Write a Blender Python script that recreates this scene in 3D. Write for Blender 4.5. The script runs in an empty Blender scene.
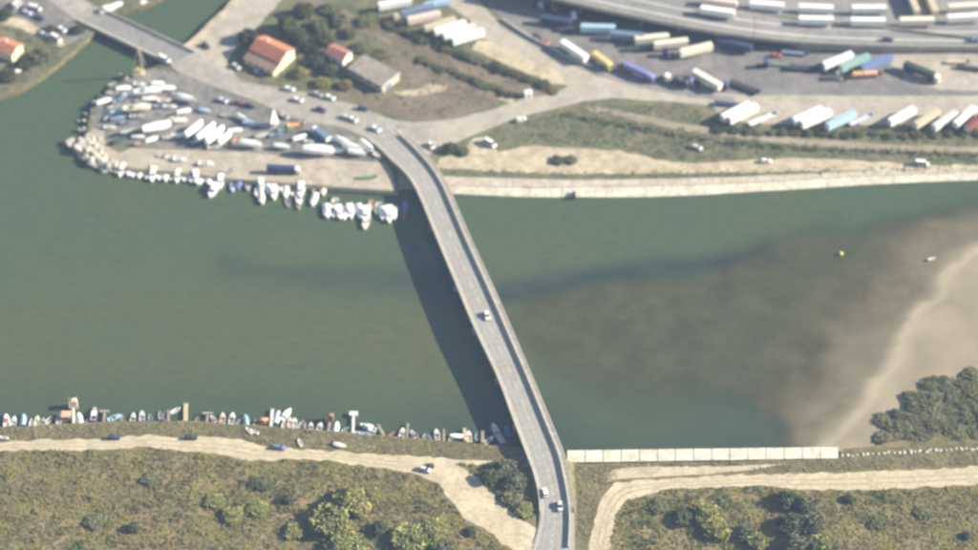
import bpy, bmesh, math, random
import numpy as np
from mathutils import Vector, Matrix, noise as mnoise
from mathutils.geometry import tessellate_polygon
random.seed(7); rng = np.random.default_rng(7)
R = math.radians
scn = bpy.context.scene
C = scn.collection

# ------------------------------------------------------------------ camera
PITCH = R(45.0); FPX = 2856.0; DIST = 1042.0
HC = DIST*math.sin(PITCH); YC = -DIST*math.cos(PITCH)
cam = bpy.data.cameras.new('camera'); camo = bpy.data.objects.new('camera', cam); C.objects.link(camo)
camo.location = (0, YC, HC); camo.rotation_euler = (R(90)-PITCH, 0, 0)
cam.sensor_fit = 'HORIZONTAL'; cam.sensor_width = 36; cam.lens = 36*FPX/978
cam.clip_start = 1; cam.clip_end = 6000
cam.dof.use_dof = True; cam.dof.focus_distance = 900; cam.dof.aperture_fstop = (cam.lens/1000)/6.6
scn.camera = camo
# ------------------------------------------------------------------ sky, sun, exposure
SUN_EL = R(26); SUN_DIR = Vector((1.0, 0.06, 0)).normalized()      # towards the sun
w = bpy.data.worlds.new('World'); scn.world = w; w.use_nodes = True
nt = w.node_tree; bg = nt.nodes['Background']
sky = nt.nodes.new('ShaderNodeTexSky'); sky.sky_type = 'NISHITA'; sky.sun_disc = False
sky.sun_elevation = SUN_EL; sky.sun_rotation = math.atan2(SUN_DIR.x, SUN_DIR.y)
sky.dust_density = 0.4; sky.air_density = 1.6; sky.ozone_density = 2.0; sky.altitude = 100
nt.links.new(sky.outputs[0], bg.inputs[0]); bg.inputs[1].default_value = 0.05
sun = bpy.data.lights.new('sun', 'SUN'); sun.energy = 5.0; sun.angle = R(0.53); sun.color = (1.0, 0.91, 0.76)
suno = bpy.data.objects.new('sun', sun); C.objects.link(suno)
sd = Vector((SUN_DIR.x*math.cos(SUN_EL), SUN_DIR.y*math.cos(SUN_EL), math.sin(SUN_EL)))
suno.rotation_euler = sd.to_track_quat('Z', 'Y').to_euler(); suno.location = (300, 0, 300)
vs = scn.view_settings; vs.view_transform = 'Standard'; vs.look = 'None'; vs.gamma = 1; vs.use_curve_mapping = False
vs.exposure = 1.48
scn.render.engine = 'CYCLES'
scn.cycles.filter_width = 2.3
scn.cycles.max_bounces = 6; scn.cycles.transparent_max_bounces = 8; scn.cycles.volume_bounces = 0
scn.cycles.use_denoising = True
HAZE = 0.000085

# ------------------------------------------------------------------ picture <-> ground
cp, sp = math.cos(PITCH), math.sin(PITCH)
def G(u, v, z=0.0):
    a = (u-489)/FPX; b = -(v-275)/FPX
    d = Vector((a, cp + b*sp, -sp + b*cp))
    t = (z-HC)/d.z
    return Vector((d.x*t, YC + d.y*t, z))
def heading(u, v, du, dv, z=0.0):
    a = G(u, v, z); b = G(u+du, v+dv, z)
    return math.atan2(b.y-a.y, b.x-a.x)
ZN, ZS = 2.0, 1.6
ORD = [x for x in 'first second third fourth fifth sixth seventh eighth ninth tenth eleventh twelfth thirteenth fourteenth fifteenth sixteenth seventeenth eighteenth nineteenth twentieth'.split()] + ['twenty-'+x for x in 'first second third fourth fifth sixth seventh eighth'.split()]

# ------------------------------------------------------------------ materials
M = {}
def nodes_of(name):
    m = bpy.data.materials.new(name); m.use_nodes = True; M[name] = m
    return m, m.node_tree.nodes, m.node_tree.links, m.node_tree.nodes['Principled BSDF']
def nz(N, L, pos, scale, detail=4, rough=0.6):
    n = N.new('ShaderNodeTexNoise'); n.inputs['Scale'].default_value = scale; n.inputs['Detail'].default_value = detail
    n.inputs['Roughness'].default_value = rough; L.new(pos, n.inputs['Vector']); return n.outputs['Fac']
def ramp(N, L, src, lo, hi):
    r = N.new('ShaderNodeMapRange'); r.inputs[1].default_value = lo; r.inputs[2].default_value = hi; L.new(src, r.inputs[0]); return r.outputs[0]
def mixc(N, L, f, a, b):
    x = N.new('ShaderNodeMix'); x.data_type = 'RGBA'
    if isinstance(f, (int, float)): x.inputs[0].default_value = f
    else: L.new(f, x.inputs[0])
    for s, c in ((6, a), (7, b)):
        if isinstance(c, tuple): x.inputs[s].default_value = c if len(c) == 4 else (*c, 1)
        else: L.new(c, x.inputs[s])
    return x.outputs[2]
def paint(name, col, rough=0.55, var=0.12, scale=0.8, spec=0.3, metal=0.0):
    m, N, L, b = nodes_of(name)
    g = N.new('ShaderNodeNewGeometry')
    f = ramp(N, L, nz(N, L, g.outputs['Position'], scale), 0.3, 0.7)
    c = mixc(N, L, f, tuple(min(1, x*(1-var)) for x in col), tuple(min(1, x*(1+var)) for x in col))
    L.new(c, b.inputs['Base Color']); b.inputs['Roughness'].default_value = rough
    b.inputs['Specular IOR Level'].default_value = spec; b.inputs['Metallic'].default_value = metal
    return m
def ground(name, cols, scales, rough=0.95, bump=0.4, bscale=1.2, thr=None):
    """cols[0] overlaid in turn by cols[1:], each through its own noise"""
    m, N, L, b = nodes_of(name)
    p = N.new('ShaderNodeNewGeometry').outputs['Position']; c = (*cols[0], 1)
    for k, (col, s) in enumerate(zip(cols[1:], scales)):
        lo, hi = (thr[k] if thr else (0.42, 0.62))
        f = ramp(N, L, nz(N, L, p, s, 5, 0.65), lo, hi)
        c = mixc(N, L, f, c, col)
    fine = ramp(N, L, nz(N, L, p, 1.1, 3, 0.7), 0.2, 0.8)
    v = N.new('ShaderNodeMix'); v.data_type = 'RGBA'; v.blend_type = 'MULTIPLY'; v.inputs[0].default_value = 0.55
    L.new(c, v.inputs[6]); cc = N.new('ShaderNodeCombineColor')
    r2 = ramp(N, L, fine, 0, 1); mm = N.new('ShaderNodeMath'); mm.operation = 'MULTIPLY_ADD'; L.new(r2, mm.inputs[0]); mm.inputs[1].default_value = 0.9; mm.inputs[2].default_value = 0.5
    for i in range(3): L.new(mm.outputs[0], cc.inputs[i])
    L.new(cc.outputs[0], v.inputs[7]); L.new(v.outputs[2], b.inputs['Base Color'])
    b.inputs['Roughness'].default_value = rough; b.inputs['Specular IOR Level'].default_value = 0.15
    if bump:
        bp = N.new('ShaderNodeBump'); bp.inputs['Strength'].default_value = bump; bp.inputs['Distance'].default_value = 0.4
        L.new(nz(N, L, p, bscale, 5, 0.7), bp.inputs['Height']); L.new(bp.outputs[0], b.inputs['Normal'])
    return m
def foliage(name, col, var=0.5):
    """leaf material: per-clump tint stored on the mesh"""
    m, N, L, b = nodes_of(name)
    a = N.new('ShaderNodeAttribute'); a.attribute_name = 'tint'
    x = N.new('ShaderNodeMix'); x.data_type = 'RGBA'; x.blend_type = 'MULTIPLY'; x.inputs[0].default_value = 1
    x.inputs[6].default_value = (*col, 1); L.new(a.outputs['Color'], x.inputs[7])
    L.new(x.outputs[2], b.inputs['Base Color']); b.inputs['Roughness'].default_value = 0.8; b.inputs['Specular IOR Level'].default_value = 0.15
    return m

ground('grassland', [(.17, .16, .09), (.12, .135, .07), (.21, .18, .11), (.095, .11, .06)], [.03, .06, .22])
ground('scrub_soil', [(.235, .18, .095), (.16, .145, .065), (.26, .19, .11), (.125, .115, .055)], [.035, .05, .25])
ground('bank_grass', [(.20, .17, .085), (.14, .135, .065), (.11, .085, .055)], [.12, .4])
ground('bare_brown', [(.175, .138, .10), (.13, .105, .076), (.22, .175, .13)], [.05, .12], bump=.25)
ground('sand', [(.48, .405, .285), (.55, .475, .345), (.36, .30, .205)], [.08, .2], bump=.25)
ground('dirt_track', [(.50, .42, .285), (.57, .49, .34), (.41, .345, .235)], [.06, .3], bump=.25)
ground('rut', [(.42, .35, .24), (.47, .40, .275), (.35, .29, .195)], [.15, .4], bump=.2)
ground('pale_mud', [(.30, .255, .19), (.36, .31, .235), (.24, .205, .15)], [.03, .12], bump=.2)
m = ground('sea_mud', [(.074, .062, .030), (.050, .045, .024), (.10, .082, .042)], [.02, .09], bump=.1)
N, L = m.node_tree.nodes, m.node_tree.links; b = N['Principled BSDF']; src = b.inputs['Base Color'].links[0].from_socket
da = N.new('ShaderNodeAttribute'); da.attribute_name = 'dry'
L.new(mixc(N, L, da.outputs['Fac'], src, (.385, .32, .225)), b.inputs['Base Color'])
ground('asphalt', [(.33, .30, .26), (.38, .35, .30), (.285, .26, .23)], [.05, .3], bump=.08)
ground('bridge_asphalt', [(.335, .315, .285), (.365, .345, .31), (.31, .29, .265)], [.05, .4], bump=.08)
ground('worn_asphalt', [(.305, .29, .265), (.34, .32, .295), (.28, .265, .245)], [.09, .4], bump=.08)
ground('dark_asphalt', [(.20, .185, .18), (.24, .22, .205), (.155, .148, .145)], [.04, .15], bump=.08)
ground('grey_asphalt', [(.235, .225, .215), (.27, .26, .245), (.20, .195, .19)], [.03, .3], bump=.08)
ground('apron', [(.40, .35, .285), (.45, .40, .33), (.33, .29, .235)], [.05, .2], bump=.12)
ground('wharf', [(.40, .345, .27), (.46, .40, .32), (.33, .28, .225)], [.07, .25], bump=.15)
ground('yard', [(.20, .19, .175), (.27, .25, .22), (.13, .128, .125)], [.07, .22], bump=.2)
ground('concrete', [(.50, .45, .37), (.56, .51, .43), (.42, .37, .30)], [.1, .5], bump=.1)
ground('pale_concrete', [(.66, .60, .485), (.72, .66, .54), (.50, .44, .345)], [.12, .35], bump=.1)
ground('worn_concrete', [(.48, .42, .33), (.55, .485, .39), (.38, .325, .25)], [.12, .6], bump=.1)
ground('rock', [(.50, .45, .37), (.60, .55, .46), (.36, .32, .27)], [.2, .9], bump=.5)
ground('girder', [(.36, .33, .29), (.42, .39, .34), (.27, .25, .22)], [.1, .6], bump=.05)
ground('barrier', [(.45, .41, .345), (.52, .47, .39), (.36, .33, .28)], [.2, .8], bump=.05)
ground('bark', [(.10, .075, .055), (.14, .11, .08)], [1.5], bump=.3)
ground('timber', [(.34, .29, .22), (.42, .36, .27), (.24, .20, .155)], [.5, 1.5], bump=.1)
ground('tan_timber', [(.50, .42, .28), (.58, .49, .34)], [.6], bump=.1)
ground('roof_tile', [(.50, .20, .115), (.58, .25, .14), (.40, .16, .10)], [.3, 1.0], bump=.3, bscale=2.5)
ground('old_tile', [(.33, .215, .175), (.40, .27, .22), (.27, .18, .15)], [.3, 1.0], bump=.3, bscale=2.5)
ground('dull_red_tile', [(.34, .15, .13), (.40, .19, .16)], [.4], bump=.3, bscale=2.5)
ground('plaster_yellow', [(.78, .67, .40), (.84, .74, .48)], [.4], bump=.03)
ground('plaster_white', [(.78, .75, .68), (.84, .81, .75)], [.4], bump=.03)
ground('flat_roof', [(.27, .235, .20), (.33, .29, .25), (.22, .19, .165)], [.15, .5], bump=.1)
for nm, col, ro in [('white', (.80, .79, .76), .45), ('cream', (.74, .68, .54), .5), ('off_white', (.68, .67, .63), .5), ('tan', (.52, .44, .32), .6),
        ('light_blue', (.36, .50, .63), .5), ('blue', (.15, .20, .38), .5), ('violet', (.21, .21, .43), .5), ('slate', (.16, .21, .30), .5), ('navy', (.045, .06, .13), .5),
        ('teal', (.25, .40, .38), .5), ('dark_green', (.045, .075, .065), .5), ('green', (.14, .26, .17), .6), ('yellow', (.58, .47, .19), .5), ('orange', (.58, .36, .16), .6),
        ('salmon', (.66, .38, .25), .6), ('red', (.42, .12, .10), .5), ('maroon', (.20, .06, .065), .5), ('pink', (.66, .53, .46), .6), ('lilac', (.55, .55, .66), .5),
        ('grey', (.38, .38, .37), .5), ('silver', (.55, .55, .55), .35), ('charcoal', (.05, .05, .055), .5), ('black', (.02, .02, .022), .6), ('rust', (.34, .17, .10), .8),
        ('tarp_white', (.82, .81, .78), .7), ('rubber', (.025, .025, .025), .9), ('line_white', (.62, .60, .55), .7), ('brown', (.22, .14, .09), .7), ('pale_green', (.50, .60, .50), .6)]:
    paint(nm, col, ro)
paint('glass', (.03, .04, .05), .12, 0.05, 0.5, 0.6)
paint('chrome', (.5, .5, .5), .3, .05, 1, .5, .9)
foliage('leaf', (1, 1, 1))

# water: turbid green, letting the shallow bed through where it is thin
m, N, L, b = nodes_of('water')
p = N.new('ShaderNodeNewGeometry').outputs['Position']
mp = N.new('ShaderNodeMapping'); L.new(p, mp.inputs[0]); mp.inputs['Scale'].default_value = (.45, 1, 1); mp.inputs['Rotation'].default_value = (0, 0, R(14))
c = mixc(N, L, ramp(N, L, nz(N, L, mp.outputs[0], .013, 3, .5), .35, .65), (.072, .108, .050), (.078, .102, .047))
c = mixc(N, L, ramp(N, L, nz(N, L, mp.outputs[0], .06, 4, .6), .3, .75), c, (.070, .107, .056))
sl = N.new('ShaderNodeAttribute'); sl.attribute_name = 'silt'
c = mixc(N, L, sl.outputs['Fac'], c, (.102, .104, .042))
wa = N.new('ShaderNodeAttribute'); wa.attribute_name = 'dark_water'
c = mixc(N, L, wa.outputs['Fac'], c, (.022, .034, .036))  # mask only darkens the water colour
c = mixc(N, L, ramp(N, L, nz(N, L, mp.outputs[0], .45, 4, .75), .35, .85), c, (.050, .074, .050))
L.new(c, b.inputs['Base Color']); b.inputs['Roughness'].default_value = .22; b.inputs['IOR'].default_value = 1.33
bp = N.new('ShaderNodeBump'); bp.inputs['Strength'].default_value = .25; bp.inputs['Distance'].default_value = .25
L.new(nz(N, L, mp.outputs[0], .6, 4, .6), bp.inputs['Height']); L.new(bp.outputs[0], b.inputs['Normal'])
at = N.new('ShaderNodeAttribute'); at.attribute_name = 'cloud'
tr = N.new('ShaderNodeBsdfTransparent'); mx = N.new('ShaderNodeMixShader')
L.new(at.outputs['Fac'], mx.inputs[0]); L.new(tr.outputs[0], mx.inputs[1]); L.new(b.outputs[0], mx.inputs[2])
L.new(mx.outputs[0], N['Material Output'].inputs['Surface'])

# ------------------------------------------------------------------ object helpers
def tag(o, label=None, cat=None, group=None, kind=None):
    for k, x in (('label', label), ('category', cat), ('group', group), ('kind', kind)):
        if x: o[k] = x
    return o
def link(name, me, mat=None, parent=None):
    o = bpy.data.objects.new(name, me); C.objects.link(o)
    if mat:
        if not me.materials: me.materials.append(M[mat])
        elif me.materials[0] is not M[mat]:
            o.material_slots[0].link = 'OBJECT'; o.material_slots[0].material = M[mat]
    if parent: o.parent = parent
    return o
def empty(name, loc=(0, 0, 0), rz=0, sc=1):
    o = bpy.data.objects.new(name, None); C.objects.link(o); o.location = loc; o.rotation_euler = (0, 0, rz); o.scale = (sc, sc, sc)
    o.empty_display_size = .5; return o
class MB:
    def __init__(s): s.v = []; s.f = []
    def add(s, vs, fs):
        k = len(s.v); s.v += [tuple(x) for x in vs]; s.f += [tuple(i+k for i in f) for f in fs]; return s
    def box(s, x0, x1, y0, y1, z0, z1, bev=0.0, top=None):
        """box with optional chamfer; top = (inset_x0, inset_x1, inset_y) tapers the upper face"""
        if bev:
            e = bev
            def ring(z, i): return [(x0+i+e*0, y0+i, z), (x1-i, y0+i, z), (x1-i, y1-i, z), (x0+i, y1-i, z)]
            return s.loft([ring(z0, e*.5), ring(z0+e, 0), ring(z1-e, 0), ring(z1, e)], True)
        a = top or (0, 0, 0)
        vs = [(x0, y0, z0), (x1, y0, z0), (x1, y1, z0), (x0, y1, z0), (x0+a[0], y0+a[2], z1), (x1-a[1], y0+a[2], z1), (x1-a[1], y1-a[2], z1), (x0+a[0], y1-a[2], z1)]
        return s.add(vs, [(3, 2, 1, 0), (4, 5, 6, 7), (0, 1, 5, 4), (1, 2, 6, 5), (2, 3, 7, 6), (3, 0, 4, 7)])
    def loft(s, rings, caps=False, closed=True):
        n = len(rings[0]); vs = [p for r in rings for p in r]; fs = []
        for i in range(len(rings)-1):
            for j in range(n if closed else n-1):
                a, b2 = i*n+j, i*n+(j+1) % n
                fs.append((a, b2, b2+n, a+n))
        if caps: fs += [tuple(reversed(range(n))), tuple(range((len(rings)-1)*n, len(rings)*n))]
        return s.add(vs, fs)
    def tube(s, p0, p1, r0, r1=None, n=8):
        p0, p1 = Vector(p0), Vector(p1); r1 = r0 if r1 is None else r1
        d = (p1-p0).normalized(); x = d.orthogonal().normalized(); y = d.cross(x)
        ring = lambda p, r: [tuple(p + x*r*math.cos(2*math.pi*k/n) + y*r*math.sin(2*math.pi*k/n)) for k in range(n)]
        return s.loft([ring(p0, r0), ring(p1, r1)], True)
    def mesh(s, name, smooth=False):
        me = bpy.data.meshes.new(name); me.from_pydata(s.v, [], s.f); me.update()
        if smooth: me.polygons.foreach_set('use_smooth', [True]*len(me.polygons))
        return me
    def obj(s, name, mat, parent=None, smooth=False): return link(name, s.mesh(name, smooth), mat, parent)

def densify(pts, step=4.0, jit=0.0):
    out = []
    n = len(pts)
    for i in range(n):
        a, b2 = pts[i], pts[(i+1) % n]; d = (b2-a).length
        k = max(1, min(400, int(d/step))) if step else 1
        for j in range(k):
            q = a.lerp(b2, j/k)
            if jit and j: q = q + Vector((random.uniform(-jit, jit), random.uniform(-jit, jit), 0))
            out.append(q)
    return out
def smooth_line(pts, k=4):
    """Catmull-Rom through points"""
    out = []
    for i in range(len(pts)-1):
        p0 = pts[max(0, i-1)]; p1 = pts[i]; p2 = pts[i+1]; p3 = pts[min(len(pts)-1, i+2)]
        for j in range(k):
            t = j/k
            out.append(0.5*((2*p1)+(p2-p0)*t+(2*p0-5*p1+4*p2-p3)*t*t+(3*p1-p0-3*p2+p3)*t**3))
    out.append(pts[-1]); return out
def sheet(name, pts, mat, kind='structure', skirt=0.0, skirt_mat=None, parent=None):
    tris = tessellate_polygon([pts]); me = bpy.data.meshes.new(name)
    area = sum(pts[i].x*pts[(i+1) % len(pts)].y-pts[(i+1) % len(pts)].x*pts[i].y for i in range(len(pts)))
    fs = []
    for t in tris:
        a, b2, c2 = (pts[i] for i in t)
        fs.append(tuple(t) if (b2-a).cross(c2-a).z > 0 else tuple(reversed(t)))
    vs = [tuple(q) for q in pts]; n = len(vs)
    if skirt:
        vs += [(q.x, q.y, q.z-skirt) for q in pts]
        for i in range(n):
            j = (i+1) % n; fs.append((i, i+n, j+n, j) if area > 0 else (j, j+n, i+n, i))
    me.from_pydata(vs, [], fs); me.materials.append(M[mat])
    if skirt and skirt_mat:
        me.materials.append(M[skirt_mat])
        for pl in me.polygons[len(tris):]: pl.material_index = 1
    o = bpy.data.objects.new(name, me); C.objects.link(o)
    if parent: o.parent = parent
    elif kind: o['kind'] = kind
    return o
def P(pix, z, step=4.0, jit=0.0, smooth=0): 
    pts = [G(u, v, z) for u, v in pix]
    return densify(pts, step, jit)
def patch(name, pix, z, mat, jit=.5, step=3.0): return sheet(name, P(pix, z, step, jit), mat)
def band(name, a, b2, z, mat, jit=.3):
    """strip between two pixel polylines running the same way"""
    A = smooth_line([G(u, v, z) for u, v in a], 5); B = smooth_line([G(u, v, z) for u, v in b2], 5)
    pts = A + list(reversed(B))
    if jit: pts = [q + Vector((random.uniform(-jit, jit), random.uniform(-jit, jit), 0)) for q in pts]
    return sheet(name, pts, mat)
def inside(px, py, poly):
    x = np.array([q.x for q in poly]); y = np.array([q.y for q in poly]); r = np.zeros(px.shape, bool); j = len(x)-1
    for i in range(len(x)):
        c2 = ((y[i] > py) != (y[j] > py)) & (px < (x[j]-x[i])*(py-y[i])/(y[j]-y[i]+1e-12)+x[i]); r ^= c2; j = i
    return r
def seg_dist(px, py, line):
    d = np.full(px.shape, 1e9)
    for a, b2 in zip(line[:-1], line[1:]):
        ax, ay, bx, by = a.x, a.y, b2.x, b2.y; l2 = (bx-ax)**2+(by-ay)**2+1e-9
        t = np.clip(((px-ax)*(bx-ax)+(py-ay)*(by-ay))/l2, 0, 1)
        d = np.minimum(d, np.hypot(px-(ax+t*(bx-ax)), py-(ay+t*(by-ay))))
    return d

# ------------------------------------------------------------------ terrain outlines (traced in the picture, laid on the ground)
E = 1500.0
far = lambda x, y, z: Vector((x, y, z))
nw_shore = [(-40, 110), (0, 97), (22, 89), (45, 75), (66, 57), (84, 42), (94, 33), (101, 22), (116, 13), (140, 7), (165, -4), (180, -15)]
pen_shore = [(262, -18), (238, -2), (216, 15), (192, 38), (180, 50), (166, 63), (150, 68), (132, 78), (112, 85), (100, 97), (91, 112), (88, 128), (87, 142), (92, 160), (112, 168), (150, 172), (190, 175), (226, 180), (240, 180)]
wharf_front = [(240, 180), (290, 184), (340, 188), (398, 192)]
quay_front = [(398, 192), (440, 193), (480, 195), (530, 197), (575, 197), (640, 197), (700, 195), (760, 191), (800, 189), (860, 185), (920, 182), (978, 180), (1040, 178)]
s_shore = [(-60, 428), (0, 427), (60, 424), (130, 421), (190, 421), (250, 425), (330, 431), (400, 437), (470, 443), (520, 448), (560, 452), (566, 464), (640, 463), (740, 461), (838, 459)]

def open_line(pix, z, step=3.0, jit=.4):
    pts = [G(u, v, z) for u, v in pix]; out = []
    for a, b2 in zip(pts[:-1], pts[1:]):
        n = max(1, int((b2-a).length/step))
        for j in range(n):
            q = a.lerp(b2, j/n)
            if j: q += Vector((random.uniform(-jit, jit), random.uniform(-jit, jit), 0))
            out.append(q)
    return out+[pts[-1]]
L_nw = open_line(nw_shore, ZN); L_pen = open_line(pen_shore, ZN); L_wh = open_line(wharf_front, ZN, 8, 0); L_q = open_line(quay_front, .15, 8, .15)
far_l = L_nw[-1]; far_r = L_pen[0]
west_land = sheet('west_bank_ground', L_nw + [far(far_l.x+330, E, ZN), far(-E, E, ZN), far(-E, L_nw[0].y-120, ZN)], 'grassland', skirt=3.2, skirt_mat='bank_grass')
# main north land: quay line is the foot of the revetment, so the land edge stands behind it
quay_top = [(398, 176), (440, 176), (500, 178), (575, 180), (700, 178), (800, 174), (900, 169), (1040, 165)]
L_qt = open_line(quay_top, ZN, 8, .2)
north_land = sheet('north_bank_ground', [far(far_r.x+330, E, ZN)] + L_pen + L_wh[1:] + L_qt + [far(E, L_qt[-1].y+20, ZN), far(E, E, ZN)], 'grassland', skirt=3.2, skirt_mat='worn_concrete')
L_s = open_line(s_shore, ZS)
beach_edge = [(838, 459), (843, 449), (880, 445), (905, 440), (930, 437), (960, 436), (1040, 434)]
L_b = open_line(beach_edge, ZS)
south_land = sheet('south_bank_ground', list(reversed(L_s + L_b[1:])) + [far(-E, L_s[0].y, ZS), far(-E, -E, ZS), far(E, -E, ZS), far(E, L_b[-1].y, ZS)], 'scrub_soil', skirt=3.0, skirt_mat='bank_grass')

# ------------------------------------------------------------------ sea bed, shoal and water
fine_x = np.arange(-300, 300.1, 2.5); fine_y = np.arange(-140, 230.1, 2.5)
xs = np.concatenate([[-E-20, -900, -600, -400], fine_x, [400, 600, 900, E+20]]); ys = np.concatenate([[-E-20, -800, -350], fine_y, [300, 500, 900, E+20]])
X, Y = np.meshgrid(xs, ys)
shoal = [G(u, v) for u, v in [(1100, 205), (978, 212), (900, 222), (830, 240), (760, 258), (680, 275), (600, 287), (530, 303), (505, 330), (560, 368), (640, 388), (720, 402), (775, 425), (785, 450), (840, 470), (1100, 470)]]
beach = [G(u, v) for u, v in [(1100, 222), (978, 238), (955, 252), (942, 275), (925, 305), (897, 345), (868, 385), (844, 415), (812, 437), (790, 450), (795, 470), (1100, 470)]]
def signed(poly):
    d = seg_dist(X, Y, poly+[poly[0]]); return np.where(inside(X, Y, poly), d, -d)
nzv = np.vectorize(lambda x, y, s: mnoise.fractal(Vector((x*s, y*s, 0.3)), 1.0, 2.0, 4))
n1 = nzv(X, Y, .02); n2 = nzv(X, Y, .07); n3 = nzv(X*.5+Y*.2, Y*1.3-X*.25, .16)
s1 = signed(shoal) + n1*9; s2 = signed(beach) + n1*7 + n2*2
sm = lambda t: np.clip(t, 0, 1)**2*(3-2*np.clip(t, 0, 1))
rid = 1-np.abs(nzv(X, Y, .045))*2.2
depth = 3.4 - 2.85*sm((s1+15)/17) - .50*sm((s2+42)/30) - .62*sm((s2+4)/22) + .07*np.clip(rid, 0, 1)**4 + .10*n3*sm((s1+16)/24)
depth += .12*n2*sm((3.2-depth)/2)
cloud = np.clip(1-np.exp(-np.maximum(depth, 0)/1.3), 0, 1)
dry = np.clip(.22*sm((s2+30)/24)+.30*sm((s2+6)/10)+.30*np.exp(-((s2-3+n2*3)/2.2)**2)+.12*sm((s2+2)/6)+.06*rid+.10*n2+.15*n2*(s2 > 0), 0, 1)
dark_strip = [G(u, v) for u, v in [(505, 292), (560, 281), (640, 270), (720, 262), (770, 256)]]
dark_strip2 = [G(u, v) for u, v in [(230, 268), (320, 275), (420, 283), (470, 290)]]
dark_water = .95*np.exp(-((seg_dist(X, Y, dark_strip)+n2*3)/5.5)**2) + .62*np.exp(-((seg_dist(X, Y, dark_strip2)+n1*8)/9)**2)  # darker water tint along two strips, then off the near bank
near = [G(u, v) for u, v in [(530, 445), (640, 446), (780, 446)]]
dark_water += .45*np.exp(-((seg_dist(X, Y, near)+n1*10)/32)**2)
dark_water += .3*np.exp(-(seg_dist(X, Y, [G(u, v) for u, v in [(0, 415), (250, 415), (520, 440)]])/14)**2)
dark_water = np.clip(dark_water*(1+n2*.35+n3*.35), 0, .9)
def grid_mesh(name, Z, mat, attrs={}):
    ny, nx = X.shape; me = bpy.data.meshes.new(name)
    co = np.stack([X, Y, Z], -1).reshape(-1, 3); idx = np.arange(nx*ny).reshape(ny, nx)
    q = np.stack([idx[:-1, :-1], idx[:-1, 1:], idx[1:, 1:], idx[1:, :-1]], -1).reshape(-1, 4)
    me.from_pydata(co.tolist(), [], q.tolist()); me.materials.append(M[mat])
    me.polygons.foreach_set('use_smooth', [True]*len(me.polygons))
    for k2, a in attrs.items():
        t = me.attributes.new(k2, 'FLOAT', 'POINT'); t.data.foreach_set('value', a.reshape(-1).astype(np.float32))
    o = bpy.data.objects.new(name, me); C.objects.link(o); o['kind'] = 'structure'; return o
grid_mesh('sea_bed', -depth, 'sea_mud', {'dry': dry})
silt = .85*np.exp(-((seg_dist(X, Y, [G(u, v) for u, v in [(-40, 345), (120, 335), (260, 325), (420, 345)]])+n1*22)/30)**2) + .7*np.exp(-((seg_dist(X, Y, [G(u, v) for u, v in [(520, 320), (700, 330), (820, 330)]])+n1*15)/38)**2)
silt = np.clip(silt + n1*.35 + n2*.12, 0, 1)
grid_mesh('water', np.zeros_like(X), 'water', {'cloud': cloud, 'dark_water': dark_water, 'silt': silt})

# ------------------------------------------------------------------ roads, tracks, yards (each a few centimetres above the sheet below)
# south
p_up = [(-30, 445), (0, 443), (41, 439), (92, 439), (123, 437), (155, 435), (184, 437), (215, 437), (241, 439), (258, 445), (294, 449), (323, 450), (380, 455), (442, 457), (457, 461), (481, 482), (501, 504), (526, 522), (540, 530)]
p_lo = [(-30, 451), (0, 451), (51, 450), (102, 450), (143, 447), (176, 450), (200, 452), (221, 455), (252, 461), (292, 459), (333, 461), (380, 468), (411, 473), (439, 483), (454, 504), (464, 519), (488, 532), (514, 551), (528, 575)]
def resample(pix, n):
    q = [Vector((u, v, 0)) for u, v in pix]; d = [0]
    for a, b2 in zip(q[:-1], q[1:]): d.append(d[-1]+(b2-a).length)
    out = []
    for k2 in range(n):
        t = d[-1]*k2/(n-1); i = max(j for j in range(len(d)) if d[j] <= t+1e-6); i = min(i, len(q)-2)
        s = q[i].lerp(q[i+1], (t-d[i])/max(1e-6, d[i+1]-d[i])); out.append((s.x, s.y))
    return out
patch('bank_verge_ground', [(u, v+1.5) for u, v in s_shore[:10]] + [(522, 462), (495, 462), (457, 463)] + list(reversed([(u, v+1) for u, v in p_up[:14]])), ZS+.02, 'bank_grass')
patch('west_dirt_path', p_up + list(reversed(p_lo)), ZS+.05, 'dirt_track', .7, 2.2)
patch('side_path', [(440, 459), (500, 461), (500, 464), (455, 466)], ZS+.06, 'dirt_track', .2)
r_up = [(584, 590), (589, 550), (592, 531), (602, 498), (615, 482), (671, 479), (733, 475), (776, 474), (860, 472), (1040, 464)]
r_lo = [(604, 590), (609, 550), (615, 515), (628, 499), (671, 489), (723, 487), (769, 486), (802, 490), (860, 490), (1040, 482)]
patch('east_dirt_path', r_up + list(reversed(r_lo)), ZS+.05, 'dirt_track', .6, 2.2)
patch('verge_sand_path', [(612, 470), (640, 467), (733, 466), (790, 464), (735, 472), (671, 476), (620, 479), (606, 482)], ZS+.03, 'sand', .3)
patch('bank_verge_ground', [(568, 465), (838, 460), (850, 449), (1040, 440), (1040, 462), (860, 470), (733, 473), (620, 478), (600, 495), (588, 545), (572, 545)], ZS+.015, 'bank_grass')
def ruts(a, b2, n0, n1, name):
    A, B = resample(a, 60), resample(b2, 60)
    for f0 in (.34, .62):
        x0 = [(A[i][0]+(B[i][0]-A[i][0])*f0, A[i][1]+(B[i][1]-A[i][1])*f0) for i in range(n0, n1)]; x1 = [(A[i][0]+(B[i][0]-A[i][0])*(f0+.10), A[i][1]+(B[i][1]-A[i][1])*(f0+.10)) for i in range(n0, n1)]
        band(name, x0, x1, ZS+.07, 'rut', .12)
ruts(p_up, p_lo, 1, 44, 'wheel_rut_path'); ruts(r_up, r_lo, 1, 58, 'wheel_rut_path')
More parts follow.
